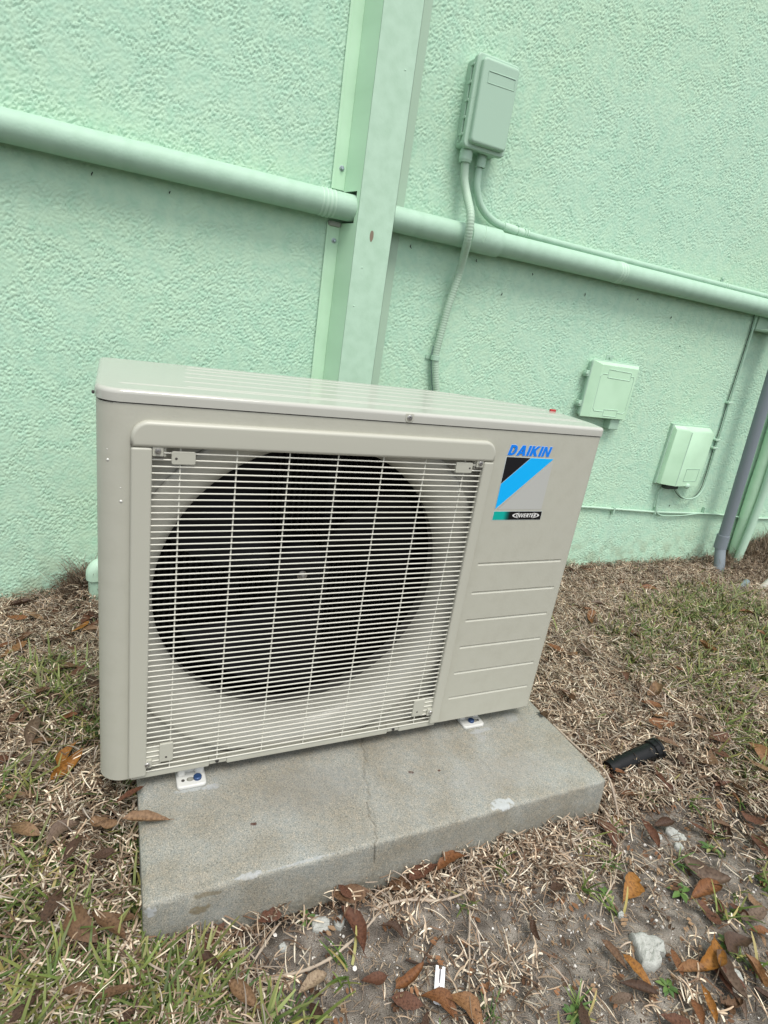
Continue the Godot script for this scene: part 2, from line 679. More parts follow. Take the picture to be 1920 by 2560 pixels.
func build_ground() -> void:
	var xs := spread(-0.80, 3.0, 0.006, 1.0020, 60.0)
	var zs := spread(-0.80, 0.70, 0.006, 1.0, 60.0)
	var hs := PackedFloat32Array()
	var cs := PackedColorArray()
	hs.resize(xs.size() * zs.size())
	cs.resize(xs.size() * zs.size())
	var k := 0
	var dirt := noise(24.0, 47, 4)
	for z in zs:
		for x in xs:
			var near := absf(x) < 3.2 and absf(z) < 0.9
			var y := ground_y(x, z)
			if near:
				y += 0.0035 * g_fine.get_noise_2d(x, z)
			else:
				y = lerpf(y, -0.10, 0.5)
			hs[k] = y
			var d := dirt.get_noise_2d(x, z)
			var sand := bare(x, z)
			var dark := lin_mix(Vector3(0.028, 0.021, 0.015), Vector3(0.070, 0.054, 0.041), 0.5 + d)
			var pale := lin_mix(Vector3(0.25, 0.227, 0.205), Vector3(0.60, 0.56, 0.51), 0.5 + d * 1.1)
			var c := dark.lerp(pale, sand * (0.75 + 0.25 * d))
			cs[k] = Color(c.x, c.y, c.z)
			k += 1
	var m := sheet(xs, zs, hs, false, 0.0, cs)
	m.surface_set_material(0, M.soil)
	var o := put("ground", m)
	tag(o, "sandy soil of the yard under dead grass and leaves", "ground", "", "structure")

func lin_mix(a: Vector3, b: Vector3, t: float) -> Vector3:
	return a.lerp(b, clampf(t, 0.0, 1.0))

# ---------------------------------------------------------------- stucco wall
func build_wall() -> void:
	var xs := spread(-0.78, 2.95, 0.0023, 1.00062, 9.0)
	var ys := PackedFloat32Array([-0.6, -0.3, -0.16])
	var y := -0.14
	while y < 1.78:
		ys.append(y)
		y += 0.0024
	ys.append_array(PackedFloat32Array([1.82, 1.95, 2.3, 3.2]))
	var lump := noise(150.0, 101, 3)
	var grain := noise(230.0, 103, 2)
	var patch := noise(5.5, 104, 3)
	var wave := noise(2.2, 105, 2)
	var hs := PackedFloat32Array()
	hs.resize(xs.size() * ys.size())
	var cols := PackedColorArray()
	cols.resize(hs.size())
	var tone := noise(1.3, 106, 3)
	var grime := noise(14.0, 107, 4)
	var k := 0
	for yy in ys:
		for x in xs:
			# uneven paint, and mud splashed up from the soil
			var c := Color(1, 1, 1)
			var tn := tone.get_noise_2d(x, yy)
			c.r += 0.05 * tn
			c.b -= 0.05 * tn
			if yy < 0.22:
				var d := grime.get_noise_2d(x, yy)
				var mud := 0.40 * sstep(0.06, -0.11, yy) * sstep(0.02, 0.34, d) + 0.16 * sstep(0.20, -0.10, yy) * sstep(-0.3, 0.3, d)
				c = c.lerp(Color(0.60, 0.46, 0.40), mud)
			cols[k] = c
			# long-bladed sweeps: lumps are wider than tall; some patches were rubbed flat
			var w := lump.get_noise_2d(x * 0.64, yy)
			var l := lump.get_noise_2d(x * 0.64 + w * 0.0012, yy + w * 0.0036)
			var p := patch.get_noise_2d(x * 0.8, yy)
			var rough := 0.30 + 0.70 * sstep(-0.42, 0.05, p)
			rough *= 0.35 + 0.65 * sstep(0.40, 0.15, p)
			var q := sstep(-0.18, 0.08, l + 0.10 * p)
			hs[k] = 0.0014 * rough * (q - 0.6) + 0.0005 * l + 0.0006 * rough * grain.get_noise_2d(x, yy) + 0.002 * wave.get_noise_2d(x, yy)
			if x < -0.79 or x > 3.0 or yy > 1.80:
				hs[k] = 0.0
			k += 1
	var m := sheet(xs, ys, hs, true, WALL, cols)
	m.surface_set_material(0, M.stucco)
	var o := put("house_wall", m)
	tag(o, "pale mint green stucco house wall with rough lumpy plaster", "wall")
	var back := MB.new()
	back.box(Vector3(-9, -0.6, WALL - 0.25), Vector3(9, 3.2, WALL - 0.02))
	part("core", back, M.stucco, o)
	# insect and dirt specks that cling to the plaster
	for q in [[-0.02, 0.876, 0.010], [0.13, 0.872, 0.007], [0.72, 0.872, 0.012], [0.925, 0.872, 0.010], [1.03, 0.80, 0.011], [1.33, 0.845, 0.012], [1.72, 0.83, 0.010], [1.80, 0.745, 0.008], [1.12, 0.868, 0.008], [1.55, 0.862, 0.007], [2.01, 0.155, 0.009]]:
		var sp := MB.new()
		var a := Vector3(q[0], q[1], WALL + 0.003)
		sp.tube([a, a + Vector3(q[2] * 0.25 * sin(q[0] * 40.0), -q[2] * 0.4, 0.001), a + Vector3(q[2] * 0.3 * sin(q[0] * 90.0), -q[2] * 0.75, 0.0)], [0.0010, 0.0015, 0.0004], 5)
		part("dirt_speck", sp, M.cable_dark, o)

# ---------------------------------------------------------------- concrete pad
const PX0 := 0.050
const PX1 := 0.812
const PZ0 := -0.34
const PZ1 := 0.181

func crack_x(z: float) -> float:
	# the long crack wanders from the front edge back under the unit
	var t := clampf((0.181 - z) / 0.18, 0.0, 1.3)
	return 0.360 + 0.05 * pow(t, 1.25) + 0.0030 * sin(z * 90.0) + 0.0016 * sin(z * 260.0 + 1.0)

func hair_x(z: float) -> float:
	return 0.588 + 0.020 * sstep(0.0, 0.06, z) + 0.0022 * sin(z * 150.0)

func build_pad() -> void:
	var top_n := noise(7.0, 61, 3)
	var pit := noise(150.0, 62, 2)
	var edge_n := noise(26.0, 63, 3)
	# profile rows: distance along the section from the back, over the front edge and down
	var xs := PackedFloat32Array()
	var x := PX0
	while x < PX1 - 0.0005:
		xs.append(x)
		var d := 0.005
		if x > 0.348 and x < 0.428:
			d = 0.0009
		if x > 0.578 and x < 0.620:
			d = 0.0012
		x += d
	xs.append(PX1)
	var prof := []          # (z, y, normal z, normal y)
	var z := PZ0
	var r := 0.007
	while z < PZ1 - r:
		prof.append([z, PAD_TOP, 0.0, 1.0])
		z += 0.005 if z > -0.05 else 0.03
	for k in 6:
		var a := PI / 2 * k / 5
		prof.append([PZ1 - r + r * sin(a), PAD_TOP - r + r * cos(a), sin(a), cos(a)])
	var y := PAD_TOP - r - 0.005
	while y > -0.15:
		prof.append([PZ1 + 0.003 * (PAD_TOP - y) / 0.1, y, 1.0, 0.0])
		y -= 0.005
	var pts := PackedVector3Array()
	var uvs := PackedVector2Array()
	var run := 0.0
	for j in prof.size():
		var q: Array = prof[j]
		if j > 0:
			run += Vector2(q[0] - prof[j - 1][0], q[1] - prof[j - 1][1]).length()
		for xx in xs:
			var out := 0.0018 * top_n.get_noise_3d(xx, q[0], q[1]) + 0.0007 * pit.get_noise_3d(xx, q[0], q[1])
			if q[2] > 0.0 or q[0] > 0.165:
				out -= 0.0045 * maxf(0.0, edge_n.get_noise_2d(xx, 0.3) + 0.05) * exp(-pow((q[0] - PZ1) / 0.014, 2) - pow((q[1] - PAD_TOP) / 0.018, 2))
				out -= 0.006 * exp(-pow((xx - 0.115) / 0.018, 2)) * exp(-pow((q[1] - PAD_TOP) / 0.012, 2)) * (0.6 + edge_n.get_noise_2d(xx * 3.0, 1.0))
			if q[0] > -0.03:
				var dc := absf(xx - crack_x(q[0]) - (0.0 if q[2] < 0.9 else (PAD_TOP - q[1]) * 0.12))
				if dc < 0.003 and q[1] > -0.062:
					out -= 0.0033 * exp(-pow(dc / 0.00085, 2))
				var dh := absf(xx - hair_x(q[0]))
				if dh < 0.003 and q[2] < 0.1 and q[0] < 0.105:
					out -= 0.0018 * exp(-pow(dh / 0.0008, 2))
			# the side edges are worn round
			var side := minf(xx - PX0, PX1 - xx)
			if side < 0.006:
				out -= 0.005 * pow(1.0 - side / 0.006, 2)
			pts.append(Vector3(xx, q[1] + q[3] * out, q[0] + q[2] * out))
			uvs.append(Vector2((xx - PX0) / (PX1 - PX0), run / 0.66))
	var mb := MB.new()
	mb.grid(pts, prof.size(), xs.size(), Vector3(0, 1, 0.4), false, uvs)
	for s in [0, xs.size() - 1]:
		var sp := PackedVector3Array()
		for j in prof.size():
			sp.append(pts[j * xs.size() + s])
			sp.append(Vector3(sp[-1].x, -0.16, prof[j][0] * 0.999))
		mb.grid(sp, prof.size(), 2, Vector3(-1 if s == 0 else 1, 0, 0), false, side_uv(prof.size()))
	var m := std(0.555, 0.570, 0.60, 0.85, 0.0, 0.3)
	m.albedo_texture = pad_texture()
	m.texture_repeat = false
	m.heightmap_enabled = true
	m.heightmap_texture = m.albedo_texture
	m.heightmap_scale = 0.05
	M.concrete = m
	var o := part("concrete_pad", mb, m)
	tag(o, "worn grey concrete pad with a crack, under the outdoor unit", "concrete pad")

func side_uv(rows: int) -> PackedVector2Array:
	var o := PackedVector2Array()
	for j in rows:
		o.append(Vector2(0.02, 0.2 + 0.7 * j / rows))
		o.append(Vector2(0.14, 0.2 + 0.7 * j / rows))
	return o

func pad_texture() -> ImageTexture:
	# base colour of the concrete: cement, sand grains and aggregate, stains, the white paint spill
	var w := 1280
	var h := 1024
	var big := noise(0.006, 71, 4).get_image(w, h)
	var mid := noise(0.05, 72, 3).get_image(w, h)
	var spk := noise(0.33, 73, 2).get_image(w, h)
	var spk2 := noise(0.16, 74, 2).get_image(w, h)
	var B := big.get_data()
	var D := mid.get_data()
	var S := spk.get_data()
	var T := spk2.get_data()
	var out := PackedByteArray()
	out.resize(w * h * 3)
	var j := 0
	for yy in h:
		var along := yy / float(h) * 0.66
		for xx in w:
			var k := yy * w + xx
			var b := B[k] / 255.0 - 0.5
			var d := D[k] / 255.0 - 0.5
			var s := S[k] / 255.0 - 0.5
			var t := T[k] / 255.0 - 0.5
			var v := 0.70 + 0.10 * b + 0.07 * d
			var warm := 0.012 + 0.03 * (d - b)
			if s > 0.19:
				v += 0.07
				warm += 0.02
			elif s < -0.20:
				v -= 0.12
			v += 0.10 * s
			if t > 0.24:
				v += 0.08
				warm += 0.025
			elif t < -0.25:
				v -= 0.12
			if along > 0.52:
				v -= 0.02
			out[j] = int(clampf(v + warm, 0.0, 1.0) * 255)
			out[j + 1] = int(clampf(v, 0.0, 1.0) * 255)
			out[j + 2] = int(clampf(v - 0.045 - warm, 0.0, 1.0) * 255)
			j += 3
	var im := Image.create_from_data(w, h, false, Image.FORMAT_RGB8, out)
	# paint spill and scuffs: x, run along the section, size, colour, strength
	var e := noise(0.06, 75, 3)
	for q in [[0.588, 0.513, 0.026, 0.013, Color(0.88, 0.89, 0.87), 0.9], [0.178, 0.517, 0.020, 0.006, Color(0.86, 0.87, 0.87), 0.6], [0.250, 0.518, 0.05, 0.0025, Color(0.80, 0.81, 0.80), 0.5], [0.058, 0.530, 0.008, 0.010, Color(0.85, 0.86, 0.86), 0.7], [0.118, 0.548, 0.016, 0.008, Color(0.52, 0.44, 0.30), 0.5], [0.125, 0.528, 0.022, 0.004, Color(0.55, 0.50, 0.40), 0.6], [0.152, 0.357, 0.014, 0.007, Color(0.84, 0.85, 0.85), 0.55], [0.125, 0.354, 0.030, 0.005, Color(0.84, 0.85, 0.84), 0.6], [0.65, 0.350, 0.03, 0.006, Color(0.82, 0.83, 0.82), 0.5], [0.640, 0.362, 0.012, 0.02, Color(0.80, 0.80, 0.79), 0.35], [0.735, 0.330, 0.022, 0.016, Color(0.80, 0.81, 0.80), 0.4], [0.803, 0.340, 0.009, 0.011, Color(0.28, 0.29, 0.27), 0.9], [0.20, 0.44, 0.005, 0.004, Color(0.35, 0.22, 0.18), 0.8], [0.47, 0.41, 0.006, 0.004, Color(0.36, 0.27, 0.24), 0.7], [0.52, 0.42, 0.004, 0.003, Color(0.35, 0.22, 0.18), 0.8], [0.30, 0.40, 0.10, 0.05, Color(0.60, 0.59, 0.56), 0.22], [0.62, 0.45, 0.12, 0.04, Color(0.76, 0.75, 0.72), 0.25], [0.45, 0.60, 0.30, 0.03, Color(0.52, 0.49, 0.42), 0.35], [0.10, 0.60, 0.08, 0.03, Color(0.50, 0.48, 0.40), 0.35], [0.70, 0.58, 0.12, 0.03, Color(0.54, 0.51, 0.44), 0.3]]:
		var cx := int((q[0] - PX0) / (PX1 - PX0) * w)
		var cy := int(q[1] / 0.66 * h)
		var rx := int(q[2] / (PX1 - PX0) * w)
		var ry := int(maxf(2.0, q[3] / 0.66 * h))
		for yy in range(maxi(0, cy - ry), mini(h, cy + ry + 1)):
			for xx in range(maxi(0, cx - rx), mini(w, cx + rx + 1)):
				var dd := pow((xx - cx) / float(rx), 2) + pow((yy - cy) / float(ry), 2)
				var a: float = q[5] * clampf((1.0 - dd) * 1.6 + e.get_noise_2d(xx, yy) * 1.5, 0.0, 1.0) * (1.0 if dd < 1.0 else 0.0)
				im.set_pixel(xx, yy, im.get_pixel(xx, yy).lerp(q[4], a))
	return ImageTexture.create_from_image(im)

# ---------------------------------------------------------------- sheet metal cover on the wall
func build_cover_channel() -> void:
	var o := thing("line_cover", "tall pale green sheet metal channel running up the wall behind the unit", "metal channel", Vector3(0.587, 0, WALL))
	var sh := -o.position
	var zf := WALL + 0.005
	var zt := WALL + 0.070
	var top := 2.6
	# left flange in two lengths, with the gap where the drain pipe passes
	for q in [[-0.12, 0.881], [0.955, top]]:
		var f := MB.new()
		f.rbox(Vector3(0.4885, q[0], WALL + 0.0025), Vector3(0.5215, q[1], zf), 0.001, 1)
		f.rbox(Vector3(0.4885, q[0], zf - 0.0005), Vector3(0.4955, q[1], zf + 0.0012), 0.0006, 1)
		part("flange", f, M.paint_side, o, sh)
	var r := MB.new()
	r.rbox(Vector3(0.652, -0.12, WALL + 0.0025), Vector3(0.684, top, zf), 0.001, 1)
	part("flange", r, M.flex, o, sh)
	# slanting sides, notched round the pipe
	for s in [[0.5215, 0.540], [0.652, 0.634]]:
		var w := MB.new()
		var a := Vector3(s[0], 0, zf - 0.001)
		var b := Vector3(s[1], 0, zt)
		var cut := a.lerp(b, 0.80)
		var e := (b - a).normalized()
		var nrm := Vector3(e.z, 0, -e.x) * (-1.0 if s[0] < 0.587 else 1.0)
		var back := -nrm * 0.0016
		for q in [[a, -0.12, 0.884], [a, 0.953, top], [cut, 0.884, 0.953]]:
			var p0: Vector3 = q[0]
			var lo: float = q[1]
			var hi: float = q[2]
			var c := [p0 + Vector3(0, lo, 0), b + Vector3(0, lo, 0), b + Vector3(0, hi, 0), p0 + Vector3(0, hi, 0)]
			w.quad(c[0], c[1], c[2], c[3], nrm)
			w.quad(c[0] + back, c[1] + back, c[2] + back, c[3] + back, -nrm)
			w.quad(c[0], c[3], c[3] + back, c[0] + back, (a - b))
			w.quad(c[3], c[2], c[2] + back, c[3] + back, Vector3.UP)
			w.quad(c[0], c[1], c[1] + back, c[0] + back, Vector3.DOWN)
		part("side_panel", w, M.paint_side if s[0] < 0.587 else M.flex, o, sh)
	var front := MB.new()
	front.rbox(Vector3(0.5405, -0.12, zt - 0.002), Vector3(0.6335, top, zt + 0.001), 0.0014, 2)
	part("front_panel", front, M.paint_metal, o, sh)
	for y in [1.001, 0.843, 1.62, 0.38]:
		var s := MB.new()
		s.lathe(Vector3(0.510, y, zf), Vector3(0, 0, 1), [Vector2(0.0062, 0), Vector2(0.0062, 0.0012), Vector2(0.0048, 0.0016)], 14)
		s.lathe(Vector3(0.510, y, zf + 0.0012), Vector3(0, 0, 1), [Vector2(0.0036, 0), Vector2(0.0036, 0.0038), Vector2(0.0028, 0.0046), Vector2(0.0, 0.0046)], 6)
		part("screw", s, M.zinc, o, sh)
	var spot := MB.new()
	var ring := PackedVector2Array()
	for k in 20:
		var a := TAU * k / 20
		ring.append(Vector2(0.581 + 0.0048 * cos(a), 0.8635 + 0.0125 * sin(a) * (1.0 + 0.08 * sin(a * 3))))
	spot.slab(ring, UPRIGHT, zt + 0.0008, zt + 0.0014)
	part("rust_spot", spot, M.spot, o, sh)
	# little runs of paint
	for q in [[0.567, 0.79], [0.558, 0.70], [0.61, 1.21]]:
		var d := MB.new()
		d.lathe(Vector3(q[0], q[1], zt + 0.001), Vector3(0, 0, 1), [Vector2(0.0022, 0), Vector2(0.0016, 0.0008), Vector2(0.0, 0.0011)], 8, true)
		part("paint_blob", d, M.paint_metal, o, sh)

# ---------------------------------------------------------------- big drain pipe
const PIPE_Y := 0.917
const PIPE_Z := WALL + 0.0362

func build_drain_pipe() -> void:
	var o := thing("drain_pipe", "thick pale green pipe running level across the wall and through the metal channel", "pipe", Vector3(0.587, PIPE_Y, PIPE_Z))
	var sh := -o.position
	var p := MB.new()
	p.tube(spline([Vector3(-2.2, PIPE_Y, PIPE_Z), Vector3(4.4, PIPE_Y, PIPE_Z)], 0.3), 0.0295, 32)
	part("pipe_run", p, M.paint, o, sh)
	var c := MB.new()
	c.lathe(Vector3(0.862, PIPE_Y, PIPE_Z), Vector3(1, 0, 0), [Vector2(0.0294, -0.001), Vector2(0.0345, 0.0), Vector2(0.0345, 0.098), Vector2(0.0294, 0.0985)], 36)
	part("coupling", c, M.paint, o, sh)
	for q in [[0.846, 0.0302, 0.004], [0.456, 0.0306, 0.003], [0.466, 0.0314, 0.004], [0.476, 0.0312, 0.004], [0.486, 0.0306, 0.003], [1.398, 0.0308, 0.004], [1.409, 0.0314, 0.005], [1.42, 0.0306, 0.003]]:
		var b := MB.new()
		var w: float = q[2]
		b.lathe(Vector3(q[0], PIPE_Y, PIPE_Z), Vector3(1, 0, 0), [Vector2(0.029, -w), Vector2(q[1], -w * 0.4), Vector2(q[1], w * 0.4), Vector2(0.029, w)], 30, true)
		part("strap", b, M.paint_pale, o, sh)
	# a slanting ridge of paint over the coupling
	var rid := []
	for k in 15:
		var a := -0.5 + 2.4 * k / 14.0
		rid.append(Vector3(0.915 - 0.022 * (k / 14.0) , PIPE_Y + 0.0348 * cos(a), PIPE_Z + 0.0348 * sin(a)))
	var rb := MB.new()
	rb.tube(rid, 0.0011, 6)
	part("paint_ridge", rb, M.paint_pale, o, sh)
	# broken plaster in the notch of the channel under the pipe
	var mo := MB.new()
	mo.rbox(Vector3(0.490, 0.874, WALL), Vector3(0.522, 0.886, WALL + 0.012), 0.004, 1)
	part("mortar_patch", mo, M.rock, o, sh)

# ---------------------------------------------------------------- upper junction box and its conduits
func build_upper_box() -> void:
	var o := thing("junction_box", "tall pale green hinged junction box high on the wall, right of the metal channel", "junction box", Vector3(0.86, 1.112, WALL))
	var sh := -o.position
	var x0 := 0.802
	var x1 := 0.917
	var y0 := 1.113
	var y1 := 1.302
	var body := MB.new()
	body.slab(rounded(x0, y0, x1, y1, [0.008, 0.008, 0.008, 0.008], 4), UPRIGHT, WALL - 0.002, WALL + 0.036)
	part("body", body, M.paint_box, o, sh)
	var lip := MB.new()
	lip.slab(rounded(x0 - 0.004, y0 - 0.005, x1 + 0.004, y1 + 0.004, [0.012, 0.012, 0.012, 0.012], 5), UPRIGHT, WALL + 0.038, WALL + 0.052, 0.004, 3)
	var lid_part := part("cover", lip, M.paint_box, o, sh)
	var raised := MB.new()
	raised.slab(rounded(x0 + 0.007, y0 + 0.005, x1 - 0.004, y1 - 0.006, [0.010, 0.010, 0.010, 0.010], 5), UPRIGHT, WALL + 0.050, WALL + 0.066, 0.006, 4)
	part("raised_panel", raised, M.paint_box, lid_part)
	# recessed name plate, drawn as its rim
	var zf := WALL + 0.066
	var lab := [Vector3(0.826, 1.269, zf), Vector3(0.903, 1.2715, zf), Vector3(0.904, 1.248, zf), Vector3(0.827, 1.2455, zf), Vector3(0.826, 1.269, zf)]
	var rim := MB.new()
	for k in 4:
		rim.tube([lab[k], lab[k + 1]], 0.0009 if k != 0 else 0.0012, 6)
	part("name_plate", rim, M.paint_box, lid_part)
	var gr := MB.new()
	gr.box(Vector3(0.826, 1.2692, zf + 0.0002), Vector3(0.903, 1.2703, zf + 0.0006))
	part("name_plate", gr, M.flex_line, lid_part)
	# hinge down the left side
	var hin := MB.new()
	hin.tube([Vector3(x0 - 0.003, 1.135, WALL + 0.030), Vector3(x0 - 0.003, 1.285, WALL + 0.030)], 0.0020, 8)
	var hinge := part("hinge", hin, M.paint_box, o, sh)
	for y in [1.137, 1.173, 1.209, 1.246, 1.283]:
		var kn := MB.new()
		kn.rbox(Vector3(x0 - 0.0065, y - 0.003, WALL + 0.024), Vector3(x0 + 0.001, y + 0.003, WALL + 0.041), 0.0015, 1)
		part("hinge_knuckle", kn, M.paint_box, hinge)
	var ko := MB.new()
	ko.lathe(Vector3(x0 - 0.0005, 1.132, WALL + 0.018), Vector3(-1, 0, 0), [Vector2(0.009, 0), Vector2(0.009, 0.0012), Vector2(0.007, 0.0012), Vector2(0.007, 0.0)], 18)
	part("knockout", ko, M.paint_box, o, sh)

	var f := thing("flexible_conduit", "ribbed pale green flexible conduit hanging from the junction box down behind the unit", "conduit", Vector3(0.83, 1.08, WALL + 0.02))
	var fs := -f.position
	var con := MB.new()
	con.lathe(Vector3(0.823, 1.113, WALL + 0.027), Vector3(0.02, -1, 0.0), [Vector2(0.014, 0.0), Vector2(0.014, 0.004), Vector2(0.0165, 0.006), Vector2(0.0168, 0.026), Vector2(0.0145, 0.032), Vector2(0.0105, 0.032)], 20)
	part("connector", con, M.paint_box, f, fs)
	var path := spline([Vector3(0.824, 1.09, WALL + 0.027), Vector3(0.831, 1.045, WALL + 0.027), Vector3(0.8395, 1.005, WALL + 0.042), Vector3(0.836, 0.965, WALL + 0.078), Vector3(0.836, 0.935, WALL + 0.087), Vector3(0.841, 0.9, WALL + 0.080), Vector3(0.855, 0.865, WALL + 0.050), Vector3(0.862, 0.826, WALL + 0.03), Vector3(0.857, 0.778, WALL + 0.024), Vector3(0.850, 0.734, WALL + 0.022), Vector3(0.846, 0.69, WALL + 0.02), Vector3(0.842, 0.645, WALL + 0.019), Vector3(0.841, 0.6, WALL + 0.017), Vector3(0.853, 0.54, WALL + 0.018), Vector3(0.868, 0.48, WALL + 0.022), Vector3(0.878, 0.36, WALL + 0.05), Vector3(0.83, 0.25, WALL + 0.25), Vector3(0.72, 0.22, WALL + 0.46)], 0.0017)
	var rad := []
	for k in path.size():
		var p: Vector3 = path[k]
		rad.append(0.0106 if p.y > 0.985 else 0.0103 + 0.0004 * sin(TAU * k / 4.0))
	var fx := MB.new()
	fx.tube(path, rad, 12)
	part("ribbed_tube", fx, M.flex, f, fs)
	var st := MB.new()
	st.lathe(Vector3(0.841, 0.604, WALL + 0.017), Vector3(0, -1, 0), [Vector2(0.0112, -0.001), Vector2(0.0128, 0.0), Vector2(0.0128, 0.012), Vector2(0.0112, 0.013)], 18)
	st.rbox(Vector3(0.818, 0.592, WALL), Vector3(0.864, 0.604, WALL + 0.0035), 0.001, 1)
	part("strap", st, M.paint, f, fs)
	# the cord that is tied along its wall side
	var line := []
	for k in range(int(path.size() * 0.40), int(path.size() * 0.66), 6):
		line.append(path[k] + Vector3(-0.0108, 0, -0.003))
	var cd := MB.new()
	cd.tube(line, 0.0016, 6)
	part("cord", cd, M.flex_line, f, fs)

	var g := thing("rigid_conduit", "thin pale green conduit bending from the junction box to run right above the thick pipe", "conduit", Vector3(0.875, 1.08, WALL + 0.02))
	var gs := -g.position
	var zc := WALL + 0.019
	var c2 := MB.new()
	c2.lathe(Vector3(0.873, 1.113, WALL + 0.022), Vector3(0, -1, 0), [Vector2(0.0125, 0.0), Vector2(0.0125, 0.032), Vector2(0.0095, 0.032)], 20)
	part("connector", c2, M.paint, g, gs)
	var rp := MB.new()
	rp.tube(spline([Vector3(0.873, 1.095, zc), Vector3(0.872, 1.061, zc), Vector3(0.877, 1.033, zc), Vector3(0.893, 1.004, zc), Vector3(0.914, 0.985, zc), Vector3(0.943, 0.971, zc), Vector3(0.98, 0.964, zc), Vector3(1.02, 0.961, zc), Vector3(1.15, 0.9575, zc), Vector3(1.7, 0.956, zc), Vector3(4.4, 0.955, zc)], 0.012), 0.0098, 16)
	part("tube", rp, M.paint, g, gs)
	for q in [[0.980, 1.022, 0.0117], [1.026, 1.046, 0.0112], [1.05, 1.054, 0.0118], [1.058, 1.062, 0.0118], [1.905, 1.909, 0.0114], [1.914, 1.918, 0.0114]]:
		var s := MB.new()
		var q0 := Vector3(q[0], 0.9640 if q[0] < 1.0 else (0.9605 if q[0] < 1.1 else 0.956), zc)
		var q1 := Vector3(q[1], 0.9612 if q[0] < 1.0 else (0.9600 if q[0] < 1.1 else 0.956), zc)
		s.lathe(q0, q1 - q0, [Vector2(0.0096, -0.001), Vector2(q[2], 0.0), Vector2(q[2], (q1 - q0).length()), Vector2(0.0096, (q1 - q0).length() + 0.001)], 18)
		part("sleeve", s, M.paint_pale, g, gs)
	for x in [1.04, 1.91]:
		var e := MB.new()
		e.rbox(Vector3(x - 0.006, 0.966, WALL), Vector3(x + 0.006, 0.985, WALL + 0.003), 0.001, 1)
		e.lathe(Vector3(x, 0.979, WALL + 0.003), Vector3(0, 0, 1), [Vector2(0.004, 0), Vector2(0.003, 0.003), Vector2(0, 0.003)], 8)
		part("strap_ear", e, M.paint, g, gs)

